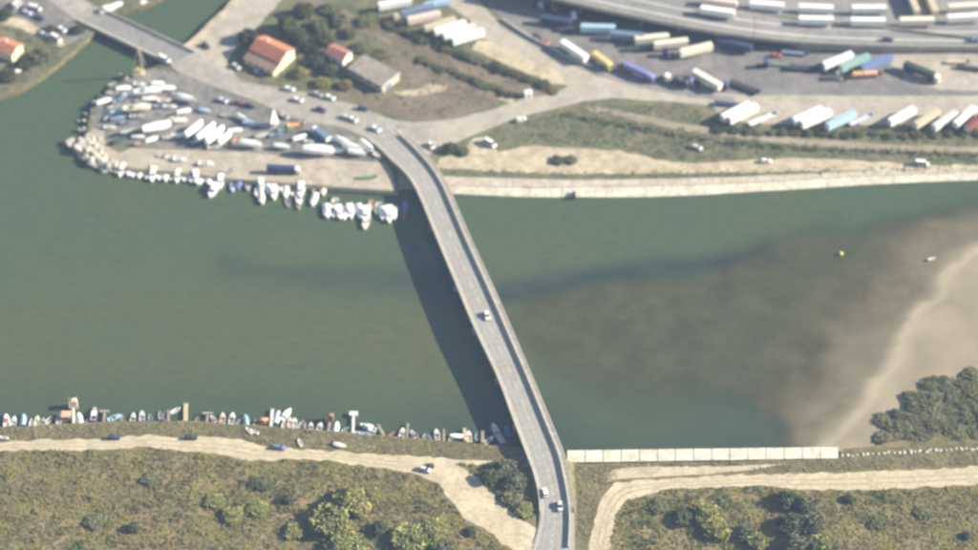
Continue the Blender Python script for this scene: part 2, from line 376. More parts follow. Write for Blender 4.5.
# north: yard, wharf, fields, roads
patch('boatyard_ground', [(130, 80), (150, 69), (180, 72), (255, 103), (300, 122), (340, 127), (372, 148), (388, 163), (240, 153), (150, 148), (100, 140), (92, 125), (96, 108), (108, 90)], ZN+.03, 'yard')
patch('wharf_paving', [(105, 160), (130, 148), (240, 152), (385, 163), (392, 172), (396, 190.5), (340, 187), (290, 183), (240, 179), (226, 178), (190, 173), (150, 170), (118, 166)], ZN+.06, 'wharf', .15)
patch('brown_field_ground', [(330, 92), (350, 78), (400, 58), (430, 60), (470, 82), (505, 99), (470, 114), (440, 121), (415, 122), (375, 109)], ZN+.02, 'bare_brown')
patch('field_sand_patch_ground', [(392, 92), (415, 90), (430, 84), (448, 86), (440, 92), (415, 96)], ZN+.035, 'sand', .6, 2)
patch('field_sand_patch_ground', [(497, 98), (507, 92), (516, 97), (512, 103)], ZN+.035, 'sand', .6, 2)
patch('railway_bank_ground', [(300, -10), (340, 8), (420, 45), (500, 72), (556, 92), (540, 98), (510, 93), (423, 58), (380, 40), (330, 20), (280, -10)], ZN+.025, 'bare_brown', .8)
patch('sand_heap_ground', [(478, 40), (495, 40), (515, 47), (545, 62), (566, 76), (572, 86), (552, 84), (520, 70), (490, 57), (472, 50)], ZN+.03, 'sand', .6)
patch('shore_sand_ground', [(436, 168), (440, 158), (462, 152), (474, 138), (484, 137), (498, 152), (530, 146), (575, 148), (620, 150), (655, 160), (700, 163), (760, 160), (800, 158), (850, 160), (905, 164), (1040, 166), (1040, 169), (900, 170), (800, 171), (700, 173), (575, 174), (500, 172)], ZN+.03, 'sand', .6)
band('earth_track_path', [(585, 106), (610, 108), (650, 117), (700, 126), (760, 134), (850, 142), (930, 146), (1040, 148)], [(590, 112), (612, 115), (650, 124), (700, 133), (760, 141), (850, 148), (930, 151), (1040, 153)], ZN+.04, 'pale_mud', .4)
patch('truck_park_ground', [(470, -12), (500, 15), (506, 27), (548, 51), (590, 69), (650, 87), (700, 92), (745, 95), (1040, 97), (1040, 40), (745, 30), (560, -12)], ZN+.03, 'dark_asphalt', .2)
patch('truck_apron_ground', [(575, 70), (613, 80), (651, 88), (700, 92), (745, 95), (1040, 96), (1040, 126), (760, 124), (722, 119), (713, 106), (676, 102), (613, 98), (583, 101)], ZN+.05, 'apron', .25)
patch('apron_sand_ground', [(880, 55), (905, 52), (945, 53), (1040, 56), (1040, 92), (940, 90), (905, 82), (900, 70)], ZN+.045, 'apron', .5)
patch('north_road', [(447, -8), (478, 0), (501, 25), (516, 33), (546, 50), (575, 66), (592, 72), (600, 96), (583, 101), (553, 109), (516, 118), (486, 130), (462, 140), (440, 150), (427, 155), (412, 142), (392, 122), (415, 122.5), (448, 120), (491, 110), (521, 99), (553, 94), (568, 86), (560, 72), (541, 64), (511, 47), (481, 38), (470, 20), (440, 0)], ZN+.07, 'apron', .2)
patch('harbour_road', [(60, -14), (106, 12), (190, 50), (243, 82), (285, 88), (356, 105), (393, 120), (415, 122.5), (440, 140), (412, 142), (378, 148), (362, 136), (341, 127), (305, 122), (275, 110), (255, 101), (218, 88), (180, 73), (164, 62), (82, 24), (46, -2), (30, -14)], ZN+.09, 'asphalt', .15)
patch('truck_lane', [(498, 26), (512, 33), (546, 53), (585, 71), (640, 88), (690, 97), (735, 102), (735, 97), (690, 91), (640, 81), (590, 66), (548, 47), (516, 29), (503, 22)], ZN+.085, 'grey_asphalt', .1)
patch('house_forecourt_ground', [(186, 50), (200, 38), (228, 12), (240, -6), (290, -10), (262, 22), (236, 48), (226, 62), (240, 80), (218, 74)], ZN+.04, 'apron', .4)
patch('shore_path', [(178, 50), (192, 39), (218, 14), (240, -8), (250, -8), (224, 18), (200, 42), (188, 53)], ZN+.06, 'sand', .4)
patch('quay_lane_path', [(0, 14), (25, 20), (50, 33), (66, 44), (60, 47), (40, 38), (15, 27), (-5, 22)], ZN+.04, 'sand', .4)
patch('west_yard_ground', [(-20, -10), (40, -10), (84, 24), (92, 34), (70, 44), (40, 30), (-20, 10)], ZN+.03, 'yard', .4)

# ------------------------------------------------------------------ raised highway at the back
def hz(u): return float(np.interp(u, [540, 700, 800, 980, 1060], [9.2, 8.6, 6.2, 4.4, 4.2]))
hw_edge = [(500, -14), (530, -7), (558, 0), (600, 9.5), (640, 18), (690, 28), (745, 37), (800, 43), (860, 46), (920, 47.5), (978, 48), (1060, 48)]
F = smooth_line([G(u, v, hz(u)) for u, v in hw_edge], 4)
mb = MB(); n = len(F)
def back(q, d): return Vector((q.x+d*.35, q.y+d, q.z))
mb.loft([[tuple(q) for q in F], [tuple(back(q, 90)) for q in F]], closed=False)
mb.obj('highway', 'grey_asphalt')['kind'] = 'structure'
xa, xb = G(738, 38, 6).x, G(800, 43, 5).x
def setback(q): return float(np.interp(q.x, [xa, xb], [17.0, .3]))
mb = MB(); mb.loft([[(*back(q, setback(q)).xy, ZN-.2) for q in F], [(*back(q, setback(q)).xy, q.z-.05) for q in F]], closed=False)
mb.obj('highway_retaining_wall', 'girder')['kind'] = 'structure'
mb = MB(); mb.loft([[(*back(q, setback(q)+.2).xy, q.z-1.1) for q in F], [(q.x, q.y+.02, q.z-1.1) for q in F], [(q.x, q.y+.02, q.z-.02) for q in F]], closed=False)
mb.obj('highway_deck_edge', 'girder')['kind'] = 'structure'
for k2 in range(1, n, 3):
    if F[k2].x < xa-4:
        q = back(F[k2], 3.0); vp = empty('viaduct_pier', (q.x, q.y, ZN)); tag(vp, f'concrete pier under the highway edge, {ORD[k2//3]} from the left', 'pier', 'piers under the highway edge')
        link('column', MB().tube((0, 0, -.3), (0, 0, F[k2].z-1.9-ZN), .55, .55, 12).mesh('column'), 'girder', vp); link('pier_head', MB().box(-1.4, 1.4, -.6, .6, F[k2].z-1.9-ZN, F[k2].z-1.12-ZN).mesh('pier_head'), 'girder', vp)
mb = MB(); mb.loft([[(q.x, q.y-.05, q.z-.3) for q in F], [(q.x, q.y-.05, q.z+.9) for q in F], [(q.x, q.y+.3, q.z+.9) for q in F], [(q.x, q.y+.3, q.z-.3) for q in F]])
tag(mb.obj('highway_barrier', 'barrier'), 'long low concrete barrier along the near edge of the raised highway', 'barrier')
def hw_line(d0, d1, mat, nm):
    a = [back(q, d0)+Vector((0, 0, .03)) for q in F]; c2 = [back(q, d1)+Vector((0, 0, .03)) for q in F]
    mm = MB(); mm.loft([[tuple(q) for q in a], [tuple(q) for q in c2]], closed=False); mm.obj(nm, mat)['kind'] = 'structure'
hw_line(4.2, 4.8, 'line_white', 'road_marking'); hw_line(9.5, 10.0, 'line_white', 'road_marking')

kw = smooth_line([G(u, v, ZN+.1) for u, v in ((502, 20), (514, 28), (530, 38), (550, 48), (572, 60), (592, 67))], 4)
tag(MB().loft([[(q.x-.25, q.y-.25, ZN), (q.x+.25, q.y+.25, ZN), (q.x+.25, q.y+.25, ZN+1.2), (q.x-.25, q.y-.25, ZN+1.2)] for q in kw], True).obj('low_wall', 'barrier'), 'low pale curved wall between the north road and truck park', 'wall')

# ------------------------------------------------------------------ main bridge
Lp = [(362, 136), (378, 148), (390, 160), (402, 171), (411, 182), (420, 199), (438, 243), (456, 286), (474, 329), (497, 378), (513, 421), (526, 455), (533, 474), (538, 495), (539, 515), (536, 532), (530, 551), (524, 580)]
Rp = [(392, 122), (410, 138), (426, 154), (438, 169), (447, 184), (454, 199), (473, 243), (493, 286), (512, 329), (533, 378), (551, 421), (564, 453), (569, 474), (573, 495), (575.6, 515), (576, 532), (576, 551), (575, 580)]
Zp = [2.12, 2.5, 3.1, 3.8, 4.5, 5.0, 5.4, 5.6, 5.6, 5.4, 4.9, 4.2, 3.5, 2.8, 2.2, 1.85, 1.72, 1.70]
BL = smooth_line([G(u, v, z) for (u, v), z in zip(Lp, Zp)], 8); BR = smooth_line([G(u, v, z) for (u, v), z in zip(Rp, Zp)], 8)
nb = len(BL)
def cut(i, t, dz=0.0): q = BL[i].lerp(BR[i], t); return (q.x, q.y, q.z+dz)
def strip(t0, t1, z0, z1, i0=0, i1=nb, solid=True):
    mm = MB()
    mm.loft([[cut(i, t0, z0), cut(i, t1, z0), cut(i, t1, z1), cut(i, t0, z1)] for i in range(i0, i1)], True) if solid else mm.loft([[cut(i, t0, z1) for i in range(i0, i1)], [cut(i, t1, z1) for i in range(i0, i1)]], closed=False)
    return mm
iA, iB = 16, 92        # bridge proper between these sections; the rest is ramp
bridge = empty('road_bridge', BL[50].lerp(BR[50], .5)*1.0); bridge.location.z = 0
tag(bridge, 'long grey concrete road bridge curving across the green channel', 'bridge')
def bpart(name, mm, mat, parent=None):
    o = mm.obj(name, mat); o.parent = parent or bridge
    if o.parent is bridge: o.matrix_parent_inverse = Matrix.Translation(bridge.location).inverted()
    return o
bpart('deck', strip(0, 1, -.55, -.02, iA, iB), 'girder')
bpart('girder', strip(.12, .30, -1.5, -.55, iA, iB), 'girder'); bpart('girder', strip(.70, .88, -1.5, -.55, iA, iB), 'girder')
bpart('roadway', strip(.03, .97, 0, .0, 0, nb, False), 'bridge_asphalt')
bpart('walkway', strip(.845, .985, .0, .18, 4, 110), 'barrier'); bpart('walkway', strip(.015, .075, .0, .18, 4, 104), 'barrier')
bpart('crash_barrier', strip(.815, .842, 0, 1.05, 6, 128), 'barrier'); bpart('parapet', strip(.0, .028, -.55, .95, 6, 112), 'barrier')
bpart('edge_beam', strip(.972, 1.0, -.6, .30, 6, 112), 'barrier')
bpart('handrail', strip(.982, .990, 1.0, 1.1, 6, 112), 'grey'); bpart('handrail', strip(.982, .990, .6, .66, 6, 112), 'grey')
for t0 in (.17, .31, .50, .64): bpart('tyre_track', strip(t0, t0+.055, .0, .012, 0, nb, False), 'worn_asphalt')
bpart('edge_line', strip(.10, .112, .0, .02, 0, nb, False), 'line_white'); bpart('edge_line', strip(.785, .797, .0, .02, 0, nb, False), 'line_white')
for i in range(4, nb-4, 3):
    a = BL[i].lerp(BR[i], .44); c2 = BL[i+1].lerp(BR[i+1], .44)
    bpart('centre_line', MB().add([(a.x-.08, a.y, a.z+.02), (a.x+.08, a.y, a.z+.02), (c2.x+.08, c2.y, c2.z+.02), (c2.x-.08, c2.y, c2.z+.02)], [(3, 2, 1, 0)]), 'line_white')
for i in range(8, 112, 2):
    x, y, z = cut(i, .986); bpart('rail_post', MB().box(x-.07, x+.07, y-.07, y+.07, z+.3, z+1.02), 'grey')
for v0 in (224, 284, 331, 378, 424):
    i = min(range(nb), key=lambda k2: abs(BL[k2].y-G(489, v0, 5.4).y))
    a = Vector(cut(i, -.045)); c2 = Vector(cut(i, 1.02)); d = (c2-a).normalized(); nrm = Vector((-d.y, d.x, 0)); z = BL[i].z
    rect = lambda hw, t0, t1, z0, z1: MB().loft([[tuple(a.lerp(c2, t0)+nrm*s*hw+Vector((0, 0, zz-a.z))) for s, zz in ((-1, z0), (1, z0), (1, z1), (-1, z1))] if False else [tuple(Vector((*(a.lerp(c2, t)+nrm*s*hw).xy, zz))) for t, s in ((t0, -1), (t1, -1), (t1, 1), (t0, 1))] for zz in (z0, z1)], True)
    cap = bpart('pier_cap', rect(.8, 0, 1, z-2.3, z-1.5), 'girder')
    for t in (.18, .5, .82):
        q = a.lerp(c2, t); bpart('column', MB().tube((q.x, q.y, -4), (q.x, q.y, z-2.3), .6, .55, 12), 'girder')
    bpart('lighting_bracket', rect(.35, 0, .05, z-.55, z+.25), 'barrier')
for i in (24, 44, 54, 62, 70, 80, 92):
    mm = MB(); a = [cut(i, t, .025) for t in (.08, .80)]
    mm.add([a[0], a[1], (a[1][0]-.05, a[1][1]-.35, a[1][2]), (a[0][0]-.05, a[0][1]-.35, a[0][2])], [(0, 1, 2, 3)]); bpart('expansion_joint', mm, 'worn_asphalt')
# earth ramps under both ends
def ramp_mesh(name, i0, i1, g, mat, run=1.5):
    rows = []
    for i in range(i0, i1):
        l, r = BL[i], BR[i]; h = max(.05, l.z-g)
        rows.append([(l.x-h*run-.2, l.y, g-.25), (l.x-.05, l.y, l.z-.10), (r.x+.05, r.y, r.z-.10), (r.x+h*run+.2, r.y, g-.25)])
    mm = MB(); mm.loft(rows, False, closed=False); mm.add([rows[0][k2] for k2 in range(4)], [(0, 1, 2, 3)]); mm.add([rows[-1][k2] for k2 in range(4)], [(3, 2, 1, 0)])
    o = mm.obj(name, mat); o['kind'] = 'structure'; return o
ramp_mesh('north_ramp_ground', 0, 26, ZN, 'bank_grass', .5)
ramp_mesh('south_ramp_ground', 90, nb, ZS, 'bank_grass', 1.1)
sheet('bridge_abutment_ground', [Vector(cut(90, -.02)), Vector(cut(90, 1.02)), Vector(cut(92, 1.02)), Vector(cut(92, -.02))], 'girder', skirt=6).location.z = -.12

# ------------------------------------------------------------------ far bridge over the side channel
fb = empty('small_road_bridge', G(130, 40, 0)); tag(fb, 'short straight road bridge over the narrow channel at upper left', 'bridge')
fa = [G(78, 22, ZN), G(170, 65, ZN)]; fc = [G(103, 10, ZN), G(194, 52, ZN)]
def fbq(s, t, z): q = fa[0].lerp(fa[1], s).lerp(fc[0].lerp(fc[1], s), t); return (q.x, q.y, z)
def fbpart(name, s0, s1, t0, t1, z0, z1, mat):
    mm = MB().loft([[fbq(s, t, z) for s, t in ((s0, t0), (s1, t0), (s1, t1), (s0, t1))] for z in (z0, z1)], True)
    o = mm.obj(name, mat); o.parent = fb; o.matrix_parent_inverse = Matrix.Translation(fb.location).inverted(); return o
fbpart('deck', 0, 1, 0, 1, 1.1, ZN+.06, 'girder'); fbpart('roadway', 0, 1, .08, .92, ZN+.07, ZN+.14, 'grey_asphalt')
for t in ((0, .035), (.965, 1)): fbpart('parapet', -.02, 1.02, *t, 1.0, ZN+1.1, 'barrier')
for t in ((.035, .14), (.88, .965)): fbpart('footway', 0, 1, *t, ZN+.05, ZN+.30, 'concrete')
for s0 in (.3, .62): fbpart('pier', s0, s0+.04, .08, .92, -4, 1.1, 'girder')

# ------------------------------------------------------------------ concrete slabs of both river walls
def slab_row(root, tops, foots, z_top, z_foot, name, mat, mats=None, gap=.10):
    me_n = 0
    for i in range(len(tops)-1):
        t0, t1, f0, f1 = G(*tops[i], z_top), G(*tops[i+1], z_top), G(*foots[i], z_foot), G(*foots[i+1], z_foot)
        g = lambda a, b2, w2: a.lerp(b2, w2/max(.1, (b2-a).length))
        a, b2, c2, d = g(t0, t1, gap), g(t1, t0, gap), g(f1, f0, gap), g(f0, f1, gap)
        dz = random.uniform(-.05, .05); th = Vector((0, 0, -.3)); up = Vector((0, 0, dz))
        o = MB().loft([[tuple(q+th) for q in (d, c2, b2, a)], [tuple(q+up) for q in (d, c2, b2, a)]], True).obj(name, mats[i % len(mats)] if mats else mat)
        o.parent = root; o.matrix_parent_inverse = Matrix.Translation(root.location).inverted()
    return root
def interp(line, u): return (u, float(np.interp(u, [a for a, _ in line], [b2 for _, b2 in line])))
quay = empty('sloping_quay', G(600, 190, 0)); tag(quay, 'pale sloping concrete quay along the far bank right of the bridge', 'quay')
us = [446+16.6*i for i in range(34)]
mid_line = [(398, 185), (440, 185), (500, 186.5), (575, 187), (700, 185), (800, 179.5), (900, 174.5), (1040, 170)]
slab_row(quay, [interp(mid_line, u) for u in us], [interp(quay_front, u) for u in us], 1.35, .05, 'slab', 'pale_concrete', None, .05)
us2 = [440+16.6*i for i in range(34)]
slab_row(quay, [interp(quay_top, u) for u in us2], [interp(mid_line, u) for u in us2], ZN+.02, 1.55, 'upper_slab', 'worn_concrete', ['worn_concrete', 'worn_concrete', 'worn_concrete', 'concrete'], .06)
sheet('quay_core_ground', [Vector((q.x, q.y, .9)) for q in open_line(mid_line, 1.0, 8, 0)] + list(reversed([Vector((q.x, q.y+1, 1.0)) for q in L_qt])), 'worn_concrete', skirt=3)
sheet('quay_foot_ground', [Vector((q.x, q.y, -.25)) for q in L_q] + list(reversed([Vector((q.x, q.y+2, .6)) for q in open_line(mid_line, .6, 8, 0)])), 'worn_concrete')
tag(MB().box(-.5, .5, -2.6, .2, -1.2, .8).box(-.55, -.4, -3.0, .3, -.2, 1.0).box(.4, .55, -3.0, .3, -.2, 1.0).obj('mooring_ladder', 'charcoal'), 'dark ladder slot cut into the pale sloping far quay', 'ladder').location = G(574, 193, .7)
swall = empty('slab_wall', G(700, 455, 0)); tag(swall, 'row of pale square concrete slabs along near bank right of bridge', 'wall')
us = [567+18.1*i for i in range(16)]
slab_row(swall, [(u, 462.5-(u-567)*.016) for u in us], [(u, 450.5-(u-567)*.013) for u in us], ZS+.10, ZS-.5, 'slab', 'pale_concrete', None, .13)
sheet('slab_bed_ground', [G(u, v, .8) for u, v in ((563, 453), (836, 449.5), (836, 460), (563, 466))], 'worn_concrete', skirt=3)

# ------------------------------------------------------------------ templates: list of (part name, mesh, material key, [sub-parts])
def wheel_mesh(r, wd): return MB().tube((0, -wd/2, 0), (0, wd/2, 0), r, r, 12).mesh('wheel')
def moved(mb_, x=0, y=0, z=0): mb_.v = [(a+x, b2+y, c2+z) for a, b2, c2 in mb_.v]; return mb_
def wheel_at(x, y, r, wd): return moved(MB().tube((0, -wd/2, 0), (0, wd/2, 0), r, r, 12), x, y, r).mesh('wheel')
def place(tpl, name, loc, rz, label, cat, group=None, mats=None, sc=1.0):
    root = empty(name, loc, rz, sc); tag(root, label, cat, group); mats = mats or {}
    def go(parts, parent):
        for q in parts:
            nm, me, key = q[:3]
            o = bpy.data.objects.new(nm, me); C.objects.link(o); o.parent = parent
            if not me.materials: me.materials.append(None)
            o.material_slots[0].link = 'OBJECT'; o.material_slots[0].material = M[mats.get(key, key if key in M else 'grey')]
            if len(q) > 3: go(q[3], o)
    go(tpl, root); return root
def car_tpl(Ln=4.2, W=1.75, H=1.46, van=False):
    hw = W/2; x0, x1 = -Ln/2, Ln/2
    prof = [(x0, .35), (x0, .80), (x0+.12, .92), (x1-1.15, .90), (x1-.25, .76), (x1, .60), (x1, .32)] if not van else [(x0, .35), (x0, .95), (x0+.05, 1.05), (x1-.9, 1.05), (x1-.2, .9), (x1, .7), (x1, .35)]
    def side(y, k2): return [(x*(1-k2*.03), y, z) for x, z in prof]
    body = MB().loft([side(-hw+.06, 1), side(-hw, 0), side(hw, 0), side(hw-.06, 1)], True).mesh('body')
    zb = .88 if not van else 1.02; ca = (x0+.15, x1-1.05) if not van else (x0+.03, x1-.75)
    glass = MB().box(ca[0], ca[1], -hw+.08, hw-.08, zb, H-.06, top=(.28 if not van else .06, .75 if not van else .5, .14)).mesh('windows')
    roof = MB().box(ca[0]+.30-(.22 if van else 0), ca[1]-.78+(.25 if van else 0), -hw+.19, hw-.19, H-.07, H, top=(.06, .1, .05)).mesh('roof')
    return [('body', body, 'body', [('bumper', MB().box(x1-.05, x1+.06, -hw+.12, hw-.12, .34, .55).mesh('bumper'), 'charcoal'), ('bumper', MB().box(x0-.06, x0+.05, -hw+.12, hw-.12, .34, .55).mesh('bumper'), 'charcoal')]),
            ('windows', glass, 'glass'), ('roof', roof, 'body')] + [('wheel', wheel_at(sx, sy, .31, .2), 'rubber') for sx in (x0+.75, x1-.8) for sy in (-hw+.08, hw-.08)]
CAR = car_tpl(); VAN = car_tpl(5.2, 1.95, 2.2, True)
def ribs(x0, x1, z, n, w2): 
    mm = MB()
    for i in range(n): x = x0+(x1-x0)*(i+.5)/n; mm.box(x-.04, x+.04, -w2, w2, z, z+.05)
    return mm.mesh('roof_rib')
def trailer_parts(Ln=13.6, off=0.0, h0=1.15, h1=4.0, n_ax=3):
    x0, x1 = -Ln/2+off, Ln/2+off
    pr = [('cargo_box', MB().box(x0, x1, -1.27, 1.27, h0, h1, .07).mesh('cargo_box'), 'box', [('roof_rib', ribs(x0+.3, x1-.3, h1, 7, 1.2), 'box'), ('rear_door', MB().box(x0-.05, x0+.01, -1.2, 1.2, h0+.1, h1-.12).mesh('rear_door'), 'off_white')]),
          ('chassis', MB().box(x0+.1, x1-.3, -.5, .5, .75, h0).box(x0, x0+.15, -1.2, 1.2, .5, .65).mesh('chassis'), 'charcoal')]
    for k2 in range(n_ax):
        for sy in (-1.05, 1.05): pr.append(('wheel', wheel_at(x0+1.6+1.3*k2, sy, .5, .4), 'rubber'))
    for sy in (-.7, .7): pr.append(('landing_leg', MB().box(x1-3.0, x1-2.85, sy-.08, sy+.08, .02, 1.1).mesh('landing_leg'), 'charcoal'))
    return pr
def cab_parts(x):
    hw = 1.22
    cab = MB().loft([[(x-1.0, -hw, .9), (x+1.05, -hw, .7), (x+1.05, hw, .7), (x-1.0, hw, .9)], [(x-1.0, -hw, 2.2), (x+1.12, -hw, 1.9), (x+1.12, hw, 1.9), (x-1.0, hw, 2.2)], [(x-1.0, -hw+.05, 3.3), (x+.75, -hw+.08, 3.0), (x+.75, hw-.08, 3.0), (x-1.0, hw-.05, 3.3)], [(x-.95, -hw+.2, 3.55), (x+.3, -hw+.2, 3.3), (x+.3, hw-.2, 3.3), (x-.95, hw-.2, 3.55)]], True).mesh('cab')
    pr = [('cab', cab, 'cab', [('windscreen', MB().add([(x+1.14, -1.05, 1.95), (x+1.14, 1.05, 1.95), (x+.80, 1.0, 2.9), (x+.80, -1.0, 2.9)], [(0, 1, 2, 3)]).mesh('windscreen'), 'glass')]),
          ('tractor_frame', MB().box(x-4.0, x+.9, -.45, .45, .7, 1.0).mesh('tractor_frame'), 'charcoal'), ('fuel_tank', MB().tube((x-2.3, .95, .75), (x-1.2, .95, .75), .32, .32, 10).mesh('fuel_tank'), 'silver')]
    for wx in (x-.1, x-3.1):
        for sy in (-1.02, 1.02): pr.append(('wheel', wheel_at(wx, sy, .5, .38), 'rubber'))
    return pr
TRAILER = trailer_parts()
LORRY = trailer_parts(13.2, -1.6) + cab_parts(6.55)
RIGID = trailer_parts(8.2, -1.3, 1.1, 3.4, 1) + cab_parts(4.05)
CAB = cab_parts(1.6)
FLATBED = [('bed', MB().box(-6.6, 6.6, -1.25, 1.25, 1.05, 1.3).box(6.4, 6.6, -1.25, 1.25, 1.3, 2.3).mesh('bed'), 'box'), ('chassis', MB().box(-6.3, 6.2, -.5, .5, .7, 1.05).mesh('chassis'), 'charcoal')] + \
    [('stake', MB().box(x-.06, x+.06, s*1.2-.05, s*1.2+.05, 1.3, 2.1).mesh('stake'), 'charcoal') for x in (-6, -3, 0, 3) for s in (-1, 1)] + \
    [('wheel', wheel_at(-5+1.3*k2, sy, .5, .4), 'rubber') for k2 in range(3) for sy in (-1.05, 1.05)] + [('landing_leg', MB().box(3.6, 3.75, s*.7-.08, s*.7+.08, .02, 1.05).mesh('landing_leg'), 'charcoal') for s in (-1, 1)]
LOADED = FLATBED + [('crate_load', MB().box(-5.6, -1.2, -1.1, 1.1, 1.31, 2.6, .06).mesh('crate_load'), 'load'), ('crate_load', MB().box(-.8, 4.6, -1.1, 1.1, 1.31, 2.4, .06).mesh('crate_load'), 'load2')]

def hull_mesh(Ln, W, H, stern=.85, rim=.10, floor=.28, cock=(-.44, .22), draft=.25):
    """planked-looking shell: outer skin, gunwale, foredeck and an open cockpit"""
    st = [-.5, -.42, -.3, -.15, 0, .12, .24, .34, .42, .47, .5]
    hb = lambda s: (W/2)*(stern+(1-stern)*min(1, (s+.5)/.3) if s < -.2 else 1 if s < .05 else max(.02, math.cos((s-.05)/.45*math.pi/2)**.75))
    sheer = lambda s: H*(1+.28*max(0, s)**2*4)
    mm = MB(); rings = []
    for s in st:
        b2 = hb(s); z = sheer(s); x = s*Ln; rk = .10*Ln*max(0, s-.1)
        rings.append([(x-rk*1.2, 0, -draft), (x-rk, -b2*.72, -draft*.2), (x, -b2, z), (x, b2, z), (x-rk, b2*.72, -draft*.2)])
    n = len(st); vs = [q for r in rings for q in r]; fs = []
    for i in range(n-1):
        a, b2 = i*5, i*5+5
        for j, k2 in ((1, 0), (2, 1), (4, 3), (0, 4)): fs.append((a+j, a+k2, b2+k2, b2+j))
    fs.append((0, 1, 2, 3, 4))
    mm.add(vs, fs)
    # gunwale ring + deck ahead of the cockpit + inner walls
    inn = [i for i, s in enumerate(st) if cock[0] <= s <= cock[1]]
    for i in range(n-1):
        x0, x1 = st[i]*Ln, st[i+1]*Ln; b0, b1 = hb(st[i]), hb(st[i+1]); z0, z1 = sheer(st[i]), sheer(st[i+1])
        if i in inn and i+1 in inn:
            for s in (-1, 1):
                o0, o1, q0, q1 = (x0, s*b0, z0), (x1, s*b1, z1), (x0, s*(b0-rim*W), z0), (x1, s*(b1-rim*W), z1)
                mm.add([o0, o1, q1, q0, (x0, s*(b0-rim*W), floor), (x1, s*(b1-rim*W), floor)], [(0, 1, 2, 3), (3, 2, 5, 4)])
        else:
            zz = .04
            mm.add([(x0, -b0, z0), (x1, -b1, z1), (x1, 0, z1+zz), (x0, 0, z0+zz), (x0, b0, z0), (x1, b1, z1)], [(0, 1, 2, 3), (3, 2, 5, 4)])
    for i, s in ((inn[0], -1), (inn[-1], 1)):
        b2 = hb(st[i])-rim*W; x = st[i]*Ln
        mm.add([(x, -b2, floor), (x, b2, floor), (x, b2, sheer(st[i])), (x, -b2, sheer(st[i]))], [(0, 1, 2, 3)])
    fl = MB(); fl.loft([[(st[i]*Ln, -(hb(st[i])-rim*W), floor+.02) for i in inn], [(st[i]*Ln, hb(st[i])-rim*W, floor+.02) for i in inn]], closed=False)
    return mm.mesh('hull'), fl.mesh('cockpit_floor'), hb, sheer
def outboard(x, z): return [('outboard_motor', MB().box(x-.55, x-.12, -.17, .17, z-.05, z+.5, .05).box(x-.42, x-.28, -.07, .07, -.5, z).mesh('outboard_motor'), 'charcoal')]
def motorboat(Ln=5.6, W=2.15, H=.75):
    h, f, hb, sh = hull_mesh(Ln, W, H)
    return [('hull', h, 'hull', [('cockpit_floor', f, 'floor')]), ('console', MB().box(.0, .55, -.45, .35, .3, 1.15, .05).mesh('console'), 'hull', [('windscreen', MB().box(.40, .48, -.45, .35, 1.15, 1.45).mesh('windscreen'), 'glass')]),
            ('bench', MB().box(-1.4, -.95, -.8, .8, .3, .66, .04).mesh('bench'), 'seat')] + outboard(-Ln/2, H)
def cabin_boat(Ln=7.2, W=2.6, H=.95):
    h, f, hb, sh = hull_mesh(Ln, W, H, cock=(-.44, -.1))
    return [('hull', h, 'hull', [('cockpit_floor', f, 'floor')]), ('cabin', MB().box(-.9, 1.9, -.88, .88, .9, 1.95, top=(.1, .75, .14)).mesh('cabin'), 'hull', [('window_band', MB().box(-.85, 1.66, -.86, .86, 1.28, 1.62, top=(.05, .28, .05)).mesh('window_band'), 'glass')]),
            ('canopy', MB().box(-2.1, .3, -.95, .95, 2.02, 2.12, top=(.1, .1, .1)).mesh('canopy'), 'canopy')] + outboard(-Ln/2, H)
def rowboat(Ln=4.4, W=1.55, H=.55):
    h, f, hb, sh = hull_mesh(Ln, W, H, stern=.7, floor=.12, cock=(-.44, .36), draft=.15)
    return [('hull', h, 'hull', [('cockpit_floor', f, 'floor')])] + [('bench', MB().box(x-.14, x+.14, -.62, .62, .36, .41).mesh('bench'), 'seat') for x in (-1.1, .1, 1.0)]
def covered(Ln=6.0, W=2.3, H=.8):
    h, f, hb, sh = hull_mesh(Ln, W, H)
    st = [-.49, -.4, -.25, 0, .2, .35, .45]
    mm = MB(); mm.loft([[(s*Ln, -hb(s)*1.03, H*.86+sh(s)-H), (s*Ln, -hb(s)*.95, sh(s)+.10), (s*Ln, 0, sh(s)+.10+.55*math.sin(min(1, (s+.62))*math.pi)), (s*Ln, hb(s)*.95, sh(s)+.10), (s*Ln, hb(s)*1.03, H*.86+sh(s)-H)] for s in st], False, closed=False)
    mm.add([(st[0]*Ln, 0, H+.3), (st[0]*Ln, -hb(-.49)*.95, H+.1), (st[0]*Ln, hb(-.49)*.95, H+.1)], [(0, 1, 2)])
    return [('hull', h, 'hull'), ('cover', mm.mesh('cover'), 'cover')] + outboard(-Ln/2, H)
